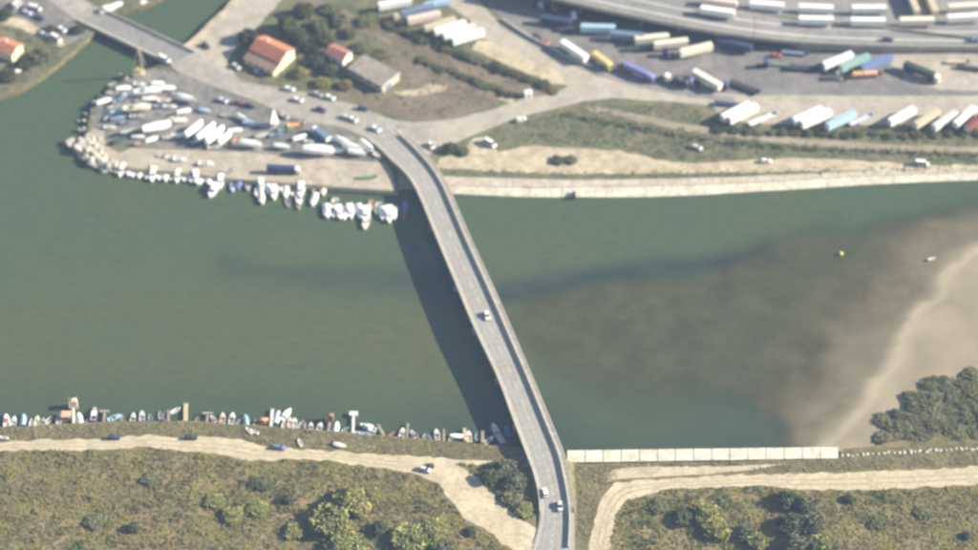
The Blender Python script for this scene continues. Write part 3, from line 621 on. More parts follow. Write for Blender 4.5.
def yacht(Ln=11.0, W=3.3, H=1.3, mast=True):
    """hauled-out hull standing on a cradle; local z=0 at the ground"""
    h, f, hb, sh = hull_mesh(Ln, W, H, stern=.7, cock=(-.44, -.15), floor=.5, draft=.8)
    lift = 1.6
    for me in (h, f):
        for vv in me.vertices: vv.co.z += lift
    z = lift+H
    pr = [('hull', h, 'hull', [('cockpit_floor', f, 'floor')]), ('coachroof', MB().box(-Ln*.12, Ln*.26, -W*.27, W*.27, z-.05, z+.55, top=(.15, .9, .2)).mesh('coachroof'), 'hull', [('window_band', MB().box(-Ln*.1, Ln*.2, -W*.275+.02, W*.275-.02, z+.14, z+.32, top=(.05, .3, .07)).mesh('window_band'), 'glass')]),
          ('keel', MB().box(-.9, .9, -.12, .12, .15, lift-.5, top=(.2, .4, .02)).mesh('keel'), 'keel')]
    for x in (-Ln*.25, Ln*.2):
        for s in (-1, 1): pr.append(('cradle_post', MB().tube((x, s*W*.42, 0), (x, s*W*.36, lift-.05), .09, .09, 6).mesh('cradle_post'), 'rust'))
    if mast: pr += [('mast', MB().tube((Ln*.08, 0, z), (Ln*.08, 0, z+9.5), .09, .06, 6).mesh('mast'), 'silver'), ('boom', MB().tube((Ln*.08, 0, z+1.2), (-Ln*.33, 0, z+1.2), .16, .13, 6).mesh('boom'), 'cover')]
    else: pr += [('tarpaulin', MB().loft([[(s*Ln, -hb(s)*1.02, sh(s)+lift-.35), (s*Ln, -hb(s)*.9, sh(s)+lift+.35), (s*Ln, 0, sh(s)+lift+1.15), (s*Ln, hb(s)*.9, sh(s)+lift+.35), (s*Ln, hb(s)*1.02, sh(s)+lift-.35)] for s in (-.49, -.3, -.1, .1, .28, .42)], False, closed=False).mesh('tarpaulin'), 'cover')]
    return pr
TP = {'m': motorboat(), 'c': cabin_boat(), 'r': rowboat(), 'v': covered(), 'y': yacht(), 'u': yacht(9.6, 3.3, 1.2, False)}
DEF = {'hull': 'white', 'floor': 'off_white', 'seat': 'tan', 'canopy': 'white', 'cover': 'tarp_white', 'keel': 'charcoal'}
KIND = {'m': ('motorboat', 'open motorboat'), 'c': ('cabin_cruiser', 'cabin boat'), 'r': ('rowing_boat', 'open rowing boat'), 'v': ('covered_boat', 'covered boat')}
def boat(u, v, t, ang, label, group, mats=None, sc=1.0, z=0.0, name=None):
    md = dict(DEF); md.update(mats or {})
    q = G(u, v, z+.6); q.z = z
    return place(TP[t], name or KIND[t][0], q, ang, label, 'boat', group, md, sc)
DN, UP = R(-90), R(90)

# ------------------------------------------------------------------ boats along the far breakwater
row = [(104+6.15*i, float(np.interp(104+6.15*i, [104, 122, 150, 190, 222], [162.5, 168, 172, 175, 179.5])), 'cvmcvmvmcmvrcmvcmvmc'[i]) for i in range(20)]
for i, (u, v, t) in enumerate(row):
    boat(u, v+1.5, t, DN+random.uniform(-.25, .25), f'white {KIND[t][1]} moored against the breakwater, {ORD[i]} boat from its rocky tip', 'boats along the breakwater', {'canopy': random.choice(['white', 'cream']), 'floor': random.choice(['off_white', 'grey', 'tan'])}, random.uniform(1.1, 1.3))
boat(214, 190, 'c', R(-110), 'white cabin boat lying outside the last two breakwater boats', 'boats along the breakwater', {}, 1.2)
row = [(233, 185.5, 'm', 'light_blue', 'slate'), (239, 182, 'v', 'slate', 'blue'), (248, 184, 'm', 'grey', 'grey'), (261.5, 184, 'c', 'white', 'off_white'), (258, 190, 'm', 'white', 'off_white'), (261.5, 197, 'v', 'cream', 'cream'), (268, 187, 'v', 'white', 'white'), (274, 191, 'c', 'white', 'off_white'),
       (281, 185.5, 'm', 'off_white', 'grey'), (286, 191, 'v', 'white', 'white'), (292.5, 189.5, 'm', 'cream', 'tan'), (301, 188.5, 'c', 'white', 'cream'), (299, 198, 'm', 'white', 'light_blue'), (287.6, 201, 'r', 'grey', 'slate'), (298.5, 203.5, 'r', 'tan', 'grey'), (314, 198.5, 'v', 'white', 'white'), (323, 188.5, 'v', 'cream', 'cream')]
COLN = {'light_blue': 'pale blue', 'off_white': 'off white', 'slate': 'slate blue', 'tan': 'tan', 'dark_green': 'dark green', 'pale_green': 'pale green'}
for i, (u, v, t, c1, c2) in enumerate(row):
    boat(u, v+1, t, DN+random.uniform(-.2, .2), f'{COLN.get(c1, c1)} {KIND[t][1]} berthed below the stone wharf, {ORD[i]} of the cluster from its left', 'boats below the wharf', {'hull': c1, 'canopy': c1 if c1 != 'white' else 'tarp_white', 'cover': c2, 'floor': c2}, random.uniform(1.05, 1.25))
row = [(327, 210.5, 'v', 'white'), (334, 203.5, 'm', 'cream'), (333, 210, 'm', 'white'), (339.5, 211.5, 'c', 'white'), (345, 212.5, 'v', 'white'), (350.5, 210.5, 'c', 'white'), (359.6, 210.5, 'v', 'white'), (366, 213, 'c', 'white'), (366, 221.5, 'm', 'cream'), (371, 204, 'r', 'salmon'), (378, 207.5, 'm', 'pale_green'), (382.5, 212.5, 'v', 'white'), (389, 213.5, 'c', 'white'), (394.5, 212.5, 'v', 'white')]
for i, (u, v, t, c1) in enumerate(row):
    boat(u, v+1, t, DN+random.uniform(-.2, .2), f'{COLN.get(c1, c1)} {KIND[t][1]} tied to the floating pontoon, {ORD[i]} from its left end', 'boats at the floating pontoon', {'hull': c1}, random.uniform(1.1, 1.3))
boat(404, 215, 'm', DN, 'red open motorboat lying in the bridge shadow beside the pontoon', None, {'hull': 'red', 'floor': 'maroon'})
boat(405.5, 207, 'v', DN, 'grey covered boat lying in the bridge shadow beside the pontoon', None, {'hull': 'grey', 'cover': 'slate'})
def jetty(pix, wd, label, mat='timber', z=1.0, posts=True, head=None, name='wooden_jetty', roof=None, group=None):
    """narrow staging between two picture points, with piles and an optional platform at its head"""
    a, c2 = G(*pix[0], z), G(*pix[1], z); L2 = (c2-a).length; root = empty(name, (a.x, a.y, 0), math.atan2(c2.y-a.y, c2.x-a.x)); tag(root, label, 'jetty', group)
    n = max(4, int(L2/1.0))
    for i in range(n):
        x0, x1 = L2*i/n, L2*(i+1)/n
        link('plank', MB().box(x0+.04, x1-.04, -wd/2+random.uniform(-.05, .05), wd/2, z-.08, z+random.uniform(0, .03)).mesh('plank'), mat, root)
    for s in (-1, 1):
        link('beam', MB().box(0, L2, s*wd*.35-.08, s*wd*.35+.08, z-.3, z-.09).mesh('beam'), mat, root)
        for k2 in range(max(2, int(L2/4)+1)): x = .3+(L2-.6)*k2/max(1, int(L2/4)); link('pile', MB().tube((x, s*wd*.45, -3), (x, s*wd*.45, z+.6), .12, .10, 6).mesh('pile'), mat, root)
    if head:
        hw, hl, hz2, hm = head
        hp = link('platform', MB().box(L2-hl*.2, L2+hl*.8, -hw/2, hw/2, z+.02, z+.2).mesh('platform'), hm, root)
        for sx in (L2-hl*.15, L2+hl*.7):
            for s in (-1, 1): link('pile', MB().tube((sx, s*hw*.42, -3), (sx, s*hw*.42, z+(hz2 or .4)), .1, .1, 6).mesh('pile'), mat, root)
        if hz2: link('hut', MB().box(L2, L2+hl*.6, -hw*.38, hw*.38, z+.21, z+hz2*.8).mesh('hut'), hm, root); link('hut_roof', MB().box(L2-.15, L2+hl*.6+.15, -hw*.45, hw*.45, z+hz2*.8+.01, z+hz2, top=(.2, .2, hw*.3)).mesh('hut_roof'), hm, root)
    return root
jetty([(324, 206), (400, 209)], 1.6, 'long floating pontoon of pale planks carrying the white boats', 'timber', .5, name='floating_pontoon')
jetty([(314, 186), (314, 194)], 1.4, 'short wooden jetty reaching out from the stone wharf', 'timber', 1.0)

# ------------------------------------------------------------------ boats and jetties along the near bank
S = [(6.5, 421, 'c', {'hull': 'white', 'canopy': 'red'}, 10, 'white cabin boat with red canopy at the left end of near bank'), (13.6, 422, 'm', {'floor': 'light_blue'}, -5, 'small white motorboat with pale blue floor beside the red canopy boat'),
     (23.4, 419.5, 'v', {'hull': 'blue', 'cover': 'light_blue'}, 0, 'blue boat under a pale blue cover near the left edge'), (31, 422.5, 'r', {}, 0, 'tiny white dinghy between the blue boat and the pale green one'),
     (37, 421, 'm', {'hull': 'cream', 'floor': 'pale_green'}, 3, 'cream motorboat with pale green floor on the near bank'), (49, 419.5, 'r', {'hull': 'white', 'floor': 'brown'}, -28, 'white rowing boat with brown floor lying aslant'),
     (59, 419, 'm', {'hull': 'lilac', 'floor': 'grey'}, 0, 'lavender grey motorboat left of the orange hut raft'), (79.6, 418.5, 'v', {}, 12, 'white covered boat just right of the long thin jetty'),
     (94, 414, 'c', {'hull': 'grey', 'canopy': 'white', 'floor': 'maroon'}, 0, 'grey cabin boat with white roof right of the long thin jetty'), (114.5, 417.5, 'm', {'hull': 'light_blue', 'floor': 'light_blue'}, -62, 'pale blue motorboat lying almost along the bank'),
     (142, 416.5, 'm', {'floor': 'slate'}, 8, 'white motorboat with dark floor alone in open water by bank'), (160, 415, 'r', {'hull': 'grey', 'floor': 'slate'}, 4, 'grey rowing boat, left one of a pair by the tan jetty'), (165, 415.5, 'r', {'hull': 'grey', 'floor': 'slate'}, -4, 'grey rowing boat, right one of a pair by the tan jetty'),
     (175.6, 410, 'r', {}, -48, 'small white rowing boat lying aslant off the tan jetty'), (222.7, 418.5, 'm', {'hull': 'pink', 'floor': 'rust'}, 0, 'pinkish motorboat right of the forked jetty'), (232, 418.5, 'm', {'floor': 'charcoal'}, -6, 'white motorboat with black floor right of the pinkish one'),
     (246, 420.5, 'v', {'hull': 'teal', 'cover': 'teal'}, 10, 'teal covered boat on the near bank'), (263, 421.5, 'c', {'hull': 'rust', 'canopy': 'salmon', 'floor': 'brown'}, 88, 'rusty brown cabin boat lying along the near bank'),
     (277.5, 417, 'v', {}, -8, 'big white covered boat, left one of two beside a jetty'), (286.5, 414.5, 'c', {}, -30, 'big white cabin boat lying aslant, right one of two beside a jetty'), (283.5, 425, 'r', {}, 0, 'small white rowing boat inshore of the two big white boats'),
     (290, 422.5, 'm', {'hull': 'pink', 'floor': 'pink'}, 0, 'pale pink motorboat inshore of the aslant cabin boat'), (295, 423, 'm', {'hull': 'off_white', 'floor': 'grey'}, 5, 'off white motorboat right of the pale pink one'), (301, 424, 'r', {'hull': 'grey'}, -20, 'grey rowing boat right of the off white motorboat'),
     (319.6, 427.5, 'm', {'floor': 'brown'}, -8, 'white motorboat with brown floor left of the brown hut jetty'), (336, 428, 'v', {}, -12, 'white covered boat right of the brown hut jetty'), (360, 433.5, 'm', {'hull': 'light_blue', 'floor': 'white'}, 80, 'pale blue and white motorboat close under the white platform jetty'),
     (368, 427.5, 'c', {}, 60, 'white cabin boat lying across right of the white platform jetty'), (371, 434, 'r', {'hull': 'light_blue'}, 70, 'pale blue rowing boat inshore of the white cabin boat'), (402, 433.5, 'm', {'floor': 'grey'}, -10, 'white motorboat left of a lone thin jetty, halfway to the bridge'),
     (424.5, 437.5, 'r', {'hull': 'pale_green', 'floor': 'green'}, 0, 'pale green rowing boat pulled close to the bank'), (437, 434.5, 'm', {'floor': 'charcoal'}, 8, 'white motorboat with dark floor, left of the broad white boat'), (457, 436, 'v', {}, 85, 'broad white covered boat lying along the bank near the bridge'),
     (469, 436.5, 'm', {'hull': 'cream', 'floor': 'tan'}, 5, 'cream motorboat right of the broad white boat'), (476.5, 436, 'r', {'hull': 'teal', 'floor': 'slate'}, 0, 'teal rowing boat at the edge of the bridge shadow'), (495.5, 430, 'c', {'hull': 'off_white', 'canopy': 'grey'}, 20, 'pale grey cabin boat in the bridge shadow'),
     (500, 438, 'v', {'hull': 'off_white', 'cover': 'grey'}, 25, 'grey covered boat inshore of the cabin boat in bridge shadow'), (507.5, 431, 'm', {'hull': 'blue', 'floor': 'navy'}, 10, 'dark blue motorboat deepest in the bridge shadow')]
for u, v, t, md, a, lb in S:
    md = {**({'hull': 'off_white', 'cover': 'off_white'} if u not in (286.5, 277.5, 336, 457, 79.6) else {}), **md}
    boat(u, v, t, UP+R(a)+random.uniform(-.05, .05), lb, 'boats along the near bank', md, random.uniform(.85, 1.0) if t != 'c' else .88)
for i, u in enumerate([43, 88, 122, 133, 150, 197, 214, 239, 256, 311, 345, 392, 414, 430, 451, 489]):
    boat(u, float(np.interp(u, [0, 60, 130, 190, 250, 330, 400, 470], [424, 421.5, 418, 418, 422, 428, 434, 440])), 'r' if i % 3 else 'm', UP+random.uniform(-.9, .9), f'{ORD[i]} from the left of the small drab dinghies scattered between the near bank jetties', 'drab dinghies along the near bank', {'hull': ['grey', 'slate', 'tan', 'off_white', 'teal', 'brown'][i % 6], 'floor': ['charcoal', 'slate', 'brown'][i % 3]}, random.uniform(.75, .95))
J = [([(74, 424), (73.5, 407)], 1.0, 'long thin pale jetty left of the white covered boat', 'off_white', (3.2, 2.6, 3.0, 'tan_timber')), ([(104, 424), (104.5, 412)], .9, 'weathered jetty with a short crosspiece near the grey cabin boat', 'timber', (3.4, 1.0, 0, 'timber')),
     ([(168.5, 422), (168.5, 410)], .9, 'grey jetty right of the pair of grey rowing boats', 'timber', None), ([(185.5, 423), (186, 403)], 1.5, 'broad tan jetty reaching far out from near bank', 'tan_timber', None),
     ([(207, 425), (207.5, 414)], .8, 'forked grey jetty with a wide head', 'timber', (3.6, 1.0, 0, 'timber')), ([(271, 427), (272.5, 409)], 1.0, 'thin pale jetty left of two big white boats', 'off_white', None),
     ([(305, 431), (305, 423)], .8, 'stubby grey jetty right of the grey rowing boat', 'timber', None), ([(328.5, 433), (330, 421)], 1.1, 'jetty ending in a small brown hut', 'timber', (2.8, 2.4, 2.6, 'brown')),
     ([(353, 436), (353.6, 415)], .9, 'long thin jetty with a square pale platform at its head', 'off_white', (3.0, 2.0, 0, 'off_white')), ([(385.5, 438), (378, 424)], 1.0, 'slanting pale jetty right of the white cabin boat', 'timber', None),
     ([(407, 440), (408, 423)], .8, 'lone thin jetty halfway between white platform and bridge', 'timber', None), ([(444, 443), (444, 429)], .8, 'thin jetty left of the broad white boat', 'timber', None),
     ([(465.5, 441), (464.5, 428)], 1.0, 'tan jetty touching the broad white boat', 'tan_timber', None), ([(482.8, 443), (482.5, 431)], 1.1, 'last pale jetty before the bridge shadow', 'timber', None)]
for px, wd, lb, mt, hd in J: jetty(px, wd, lb, mt, 1.0, True, hd, group='jetties along the near bank')
rf = empty('hut_raft', G(66.5, 418, 0)); tag(rf, 'floating raft with an orange hut left of the long thin jetty', 'raft')
link('float', MB().box(-1.7, 1.7, -1.7, 1.7, -.2, .35, .08).mesh('float'), 'brown', rf); hut = link('hut', MB().box(-1.4, 1.4, -1.3, 1.3, .36, 2.0).mesh('hut'), 'timber', rf)
link('roof', MB().box(-1.7, 1.7, -1.6, 1.6, 2.01, 2.45, top=(.1, .1, .5)).mesh('roof'), 'salmon', rf); link('door', MB().box(-.4, .4, -1.36, -1.30, .4, 1.8).mesh('door'), 'brown', hut)
for u, v, t, md, a, lb in [(249, 430, 'r', {}, 40, 'small white dinghy pulled up on the bank, left of a pair'), (254, 431, 'r', {}, 60, 'small white dinghy pulled up on the bank, right of a pair'), (300, 442, 'r', {}, 20, 'small white dinghy lying in the bank grass by the blue car'),
        (340, 445, 'v', {'cover': 'cream'}, -110, 'pale upturned boat under cover in the bank grass'), (3, 437, 'r', {}, 80, 'white dinghy in the bank grass at the left edge')]:
    q = boat(u, v, t, UP+R(a), lb, 'boats pulled up on the near bank', md, .8, ZS+.12)
boat(932, 258, 'r', R(20), 'small white boat stranded on the pale mud flat', None, {}, .7, .35)
bu = empty('buoy', G(841, 254, 0)); tag(bu, 'small yellow buoy floating over the shoal', 'buoy')
link('float', MB().tube((0, 0, -.3), (0, 0, .5), .8, .8, 12).tube((0, 0, .5), (0, 0, .7), .8, .45, 12).mesh('float'), 'yellow', bu); link('staff', MB().tube((0, 0, .6), (0, 0, 1.9), .08, .06, 6).mesh('staff'), 'yellow', bu)

# ------------------------------------------------------------------ boats hauled out in the yard
Yd = [(148, 90, 'y', 30, -4, 'white', 'long white sailing yacht ashore, topmost in the boatyard', 1.0), (137, 107, 'y', 30, -3, 'cream', 'cream sailing yacht ashore at the left of the boatyard', 1.0), (187, 98, 'u', 20, 6, 'off_white', 'pale covered hull ashore near the harbour road', .85),
      (184, 111, 'u', 14, -3, 'white', 'short white hull ashore above the long white hull', .6), (157, 126, 'u', 30, -7, 'white', 'long white hull under tarpaulin in the middle of the boatyard', 1.2), (194, 128, 'u', 18, -14, 'white', 'white covered cruiser, leftmost of four standing side by side', 1.05),
      (206, 131, 'u', 18, -14, 'white', 'white covered cruiser, second from left of four standing side by side', 1.1), (215, 134, 'u', 18, -14, 'white', 'white covered cruiser, third from left of four standing side by side', 1.1), (225, 137, 'u', 17, -15, 'white', 'white covered cruiser, rightmost of four standing side by side', .85),
      (251, 143, 'u', 23, 3, 'white', 'slim white hull ashore left of the wharf row', .9), (282, 146, 'u', 15, 2, 'white', 'short white hull ashore in the middle of the wharf row', .65), (319, 149, 'u', 33, 2, 'white', 'longest white hull ashore in the wharf row', 1.25),
      (241.5, 117, 'u', 10, 6, 'white', 'stubby white hull ashore beside the bright blue boat', .55), (343, 141, 'u', 16, 8, 'white', 'white hull ashore, topmost of the bunch by the bridge ramp', .75), (353, 147, 'u', 18, 6, 'white', 'white hull ashore in the middle of the bunch by the bridge ramp', .9),
      (357, 152, 'u', 18, 3, 'white', 'white hull ashore, lowest of the bunch by the bridge ramp', .75), (367, 146, 'u', 16, 14, 'white', 'white hull ashore, closest to the bridge ramp', .85), (120, 99, 'y', 18, -8, 'slate', 'small slate blue sloop ashore at the upper left yard edge', .6), (128, 131, 'u', 18, -4, 'grey', 'grey covered hull ashore near the breakwater root', .65)]
for u, v, t, du, dv, c1, lb, sc in Yd:
    q = G(u, v, ZN+2.6*sc); q.z = ZN+.04
    md = dict(DEF); md.update({'hull': c1, 'cover': 'tarp_white' if c1 in ('white', 'off_white') else c1})
    place(TP[t], 'sailing_yacht' if t == 'y' else 'hauled_out_boat', q, heading(u, v, du, dv, ZN), lb, 'boat', 'boats hauled out in the boatyard', md, sc)
boat(250, 123, 'v', heading(250, 123, 12, 3), 'bright blue covered boat standing in the boatyard', 'boats hauled out in the boatyard', {'hull': 'light_blue', 'cover': 'light_blue'}, 1.0, ZN+.3)
boat(162, 155, 'r', 0.1, 'small grey dinghy on the wharf behind the breakwater boats, leftmost of three', 'dinghies on the wharf', {'hull': 'grey'}, .9, ZN+.2); boat(170, 156, 'r', 0.2, 'small white dinghy on the wharf behind the breakwater boats, middle of three', 'dinghies on the wharf', {}, .9, ZN+.2); boat(180, 159, 'm', -.1, 'white motorboat on the wharf behind the breakwater boats, rightmost of three', 'dinghies on the wharf', {}, .9, ZN+.35)
for u, v, t, a, c1, lb in [(113, 106, 'r', .4, 'grey', 'small grey dinghy at the outer edge of the boatyard, upper'), (107, 117, 'r', 1.2, 'slate', 'small slate dinghy at the outer edge of the boatyard, lower'), (165, 100, 'm', .1, 'cream', 'cream motorboat ashore right of the cream yacht'), (168, 88, 'v', .0, 'white', 'white covered boat ashore right of the topmost yacht'), (131, 94, 'v', .2, 'white', 'white covered boat ashore left of the topmost yacht'), (150, 98.5, 'v', .05, 'off_white', 'off white covered boat ashore between the two yachts'), (118, 118, 'v', .3, 'slate', 'slate covered boat ashore left of the long white hull'), (137, 116, 'm', .0, 'grey', 'grey motorboat ashore above the long white hull'), (174, 117, 'r', .5, 'tan', 'tan rowing boat ashore right of the long white hull'), (120, 140, 'v', .6, 'dark_green', 'dark green covered boat ashore by the breakwater root'), (140, 143, 'r', .2, 'rust', 'rusty rowing boat ashore by the breakwater root'), (236, 139, 'r', .9, 'rust', 'rusty rowing boat beside the rightmost covered cruiser'), (266, 126, 'v', .1, 'navy', 'navy covered boat ashore right of the bright blue one'), (286, 129, 'm', .1, 'green', 'green motorboat ashore left of the orange skip'), (332, 139, 'v', -.5, 'pale_green', 'pale green covered boat ashore below the slate truck'), (338, 150, 'm', .0, 'white', 'white motorboat ashore between the longest hull and the bunch'), (376, 154, 'r', -.8, 'white', 'white rowing boat ashore at the foot of the bridge ramp'), (206, 163, 'm', .0, 'white', 'white motorboat standing on the wharf edge behind the breakwater boats'), (228, 170, 'r', .1, 'grey', 'grey rowing boat on the wharf paving')]:
    boat(u, v, t, a, lb, 'boats hauled out in the boatyard', {'hull': c1, 'cover': 'tarp_white' if c1 == 'white' else c1}, 1.05, ZN+.35)
yard_spots = [(112, 92), (124, 88), (140, 84), (158, 83), (104, 101), (117, 111), (126, 122), (140, 101), (158, 106), (170, 106), (176, 93), (110, 127), (138, 136), (152, 139), (168, 137), (180, 120), (178, 135), (196, 141), (214, 146), (235, 130), (262, 135), (276, 134), (300, 137), (310, 141), (334, 146), (205, 110), (226, 115)]
yard_spots.sort()
for i, (u, v) in enumerate(yard_spots):
    boat(u, v, 'vmrvvm'[i % 6], random.uniform(-.3, .5), f'{ORD[i]} from the left of the small hulls crowding the boatyard between the larger ones', 'small hulls crowding the boatyard', {'hull': ['white', 'off_white', 'grey', 'white', 'cream', 'slate'][i % 6], 'cover': ['tarp_white', 'off_white', 'grey', 'light_blue', 'tarp_white'][i % 5]}, random.uniform(.8, 1.05), ZN+.35)
sb = empty('sailing_dinghy', Vector((*G(274.5, 125, ZN).xy, ZN+.1)), .85); tag(sb, 'sailing dinghy ashore with its pointed white sail raised', 'boat')
h_, f_, _, _ = hull_mesh(4.6, 1.6, .55, floor=.15, draft=.1)
hh = link('hull', h_, 'white', sb); link('cockpit_floor', f_, 'off_white', hh); link('mast', MB().tube((.5, 0, .3), (.5, 0, 8.4), .07, .05, 6).mesh('mast'), 'silver', sb)
link('sail', MB().loft([[(.45-x, y*s2, z) for s2 in (1, -1)] for x, y, z in ((0, .02, 8.2), (.5, .10, 5.5), (1.2, .16, 3.0), (2.3, .12, 1.1))] and [[(.45, .03, z), (.45-w2*.5, .10+.1*w2, z), (.45-w2, .03, z), (.45-w2*.5, .04+.1*w2, z)] for z, w2 in ((1.0, 2.5), (3.0, 1.9), (5.5, 1.1), (7.2, .5), (8.2, .12))], True).mesh('sail'), 'tarp_white', sb)
link('jib', MB().loft([[(.55, .02, z), (.55+w2*.5, .1, z), (.55+w2, .02, z), (.55+w2*.5, .05, z)] for z, w2 in ((.8, 1.5), (3.0, 1.0), (6.5, .2))], True).mesh('jib'), 'tarp_white', sb)
cr = empty('boat_crane', Vector((*G(139, 74, ZN).xy, ZN))); tag(cr, 'tan lattice boat crane at the root of the yard by the small bridge', 'crane')
link('base', MB().box(-2.2, 2.2, -1.6, 1.6, .02, .8, .05).mesh('base'), 'tan', cr); link('cabin', MB().box(-1.0, .8, -.9, .9, .81, 2.6, .06).mesh('cabin'), 'yellow', cr)
for x in (-1.8, 1.2): link('strut', MB().tube((x*1.5, 0, .8), (.8, 0, 13.5), .3, .2, 6).mesh('strut'), 'tan', cr)
link('cross_brace', MB().tube((-.7, 0, 4.2), (1.0, 0, 4.6), .14, .14, 6).tube((-.1, 0, 6.4), (.95, 0, 6.8), .12, .12, 6).mesh('cross_brace'), 'tan', cr); link('jib_arm', MB().tube((.8, 0, 13.5), (3.4, -3.0, 7.5), .16, .12, 6).mesh('jib_arm'), 'tan', cr)

# ------------------------------------------------------------------ stones of the breakwater
def stone(name, q, s, seed, mat='rock', parent=None):
    bm = bmesh.new(); bmesh.ops.create_icosphere(bm, subdivisions=1, radius=1.0); rr = random.Random(seed)
    for vv in bm.verts: vv.co *= rr.uniform(.72, 1.1); vv.co.x *= 1.2; vv.co.z *= .6
    me = bpy.data.meshes.new('stone'); bm.to_mesh(me); bm.free()
    return me
STONES = [stone('stone', None, 1, k2) for k2 in range(6)]
bw = empty('rock_breakwater', G(90, 150, 0)); tag(bw, 'pale boulder breakwater round the tip of the boatyard', 'breakwater')
def add_stones(root, line, n, spread, smin, smax, z0, z1):
    pts = [G(u, v, .5) for u, v in line]
    for k2 in range(n):
        s = random.random()*(len(pts)-1); i = int(s); q = pts[i].lerp(pts[i+1], s-i)+Vector((random.gauss(0, spread), random.gauss(0, spread), 0))
        o = link('stone', random.choice(STONES), 'rock', root); r = random.uniform(smin, smax)
        o.location = (q.x-root.location.x, q.y-root.location.y, random.uniform(z0, z1)); o.scale = (r, r, r); o.rotation_euler = (random.uniform(-.4, .4), random.uniform(-.4, .4), random.uniform(0, 6.3))
add_stones(bw, [(80, 145), (84, 150), (92, 157), (102, 163), (112, 167)], 60, 1.7, 1.3, 2.6, .2, 2.0)
add_stones(bw, [(84, 142), (92, 150), (104, 157)], 40, 2.0, .8, 1.8, 1.6, 2.4)
add_stones(bw, [(112, 167), (150, 172), (190, 175), (226, 180)], 90, 1.1, .5, 1.1, -.1, 1.0)
add_stones(bw, [(90, 146), (89, 128), (92, 112), (100, 98), (112, 86), (132, 78)], 45, 1.4, .5, 1.2, .0, 1.6)
patch('breakwater_ground', [(78, 144), (86, 141), (92, 128), (104, 130), (108, 146), (122, 156), (112, 167), (98, 162), (84, 153)], ZN+.08, 'wharf', .7, 2)
bk = empty('shore_rocks', G(900, 456, 0)); tag(bk, 'line of small pale stones along the near bank at far right', 'stones')
for k2 in range(30):
    u = 842+k2*5.2; q = G(u+random.uniform(-1, 1), 456-(u-842)*.055+random.uniform(-.8, .8), ZS); o = link('stone', random.choice(STONES), 'rock', bk); o.location = q-bk.location; r = random.uniform(.5, .95); o.scale = (r, r, r); o.rotation_euler = (0, 0, random.uniform(0, 6))

# ------------------------------------------------------------------ buildings
def house_base(u, v, ang_px): return Vector((*G(u, v, ZN).xy, ZN)), heading(u, v, *ang_px, ZN)
# farmhouse with orange tiled roof, lean-to on the near side (ridge along local x)
q, a = house_base(273, 58, (31, 14))
hs = empty('farmhouse', q, a); tag(hs, 'yellow gabled house with orange tiled roof and lean-to by the harbour road', 'house')
Lh, Wh, Eh, Rh = 7.2, 4.6, 4.6, 6.8
def gable(parent, name, mat, Lh, Wh, Eh, Rh, yo=0):
    mm = MB().loft([[(x, yo-Wh, 0), (x, yo-Wh, Eh), (x, yo, Rh-.1), (x, yo+Wh, Eh), (x, yo+Wh, 0)] for x in (-Lh, Lh)], True); return link(name, mm.mesh(name), mat, parent)
def roof_slope(parent, mat, Lh, y0, z0, y1, z1, ov=.4, name='roof'):
    th = .18; mm = MB().loft([[(x, y0, z0), (x, y1, z1), (x, y1, z1+th), (x, y0, z0+th)] for x in (-Lh-ov, Lh+ov)], True); return link(name, mm.mesh(name), mat, parent)
def tile_rows(parent, mat, Lh, y0, z0, y1, z1, n, name='tile_course'):
    for k2 in range(n):
        t0, t1 = k2/n, (k2+1.06)/n; f2 = lambda t: (y0+(y1-y0)*t, z0+(z1-z0)*t)
        (ya, za), (yb, zb) = f2(t0), f2(min(1, t1)); mm = MB().loft([[(x, ya, za+.20), (x, yb, zb+.19), (x, yb, zb+.22), (x, ya, za+.30)] for x in (-Lh-.42, Lh+.42)], True); link(name, mm.mesh(name), mat, parent)
wl = gable(hs, 'wall', 'plaster_yellow', Lh, Wh, Eh, Rh)
for s in (-1, 1):
    rf = roof_slope(hs, 'roof_tile', Lh, s*(Wh+.5), Eh-.25, 0, Rh); tile_rows(rf, 'roof_tile', Lh, s*(Wh+.5), Eh-.25, 0, Rh, 9)
link('chimney', MB().box(-3.2, -2.5, .8, 1.5, Rh-.7, Rh+.9).mesh('chimney'), 'plaster_yellow', rf)
lw = link('lean_to_wall', MB().loft([[(x, -Wh-4.2, 0), (x, -Wh-4.2, 2.6), (x, -Wh+.01, 3.9), (x, -Wh+.01, 0)] for x in (-Lh+.2, Lh-.2)], True).mesh('lean_to_wall'), 'plaster_yellow', hs)
rf = roof_slope(hs, 'old_tile', Lh-.1, -Wh-4.7, 2.62, -Wh, 4.05, name='lean_to_roof'); tile_rows(rf, 'old_tile', Lh-.1, -Wh-4.7, 2.62, -Wh, 4.05, 8)
for y in (-2.4, 0, 2.4):
    wd = link('window', MB().box(Lh+.01, Lh+.09, y-.5, y+.5, 1.3, 2.6).mesh('window'), 'glass', hs); link('frame', MB().box(Lh+.0, Lh+.06, y-.62, y+.62, 1.2, 2.7).mesh('frame'), 'off_white', wd)
for x in (-4.5, -1.5, 1.5): link('window', MB().box(x-.5, x+.5, -Wh-4.24, -Wh-4.19, 1.0, 2.1).mesh('window'), 'glass', hs)
dr = link('door', MB().box(4.0, 5.1, -Wh-4.25, -Wh-4.19, 0, 2.1).mesh('door'), 'brown', hs); link('handle', MB().box(4.95, 5.0, -Wh-4.31, -Wh-4.24, .95, 1.1).mesh('handle'), 'chrome', dr)
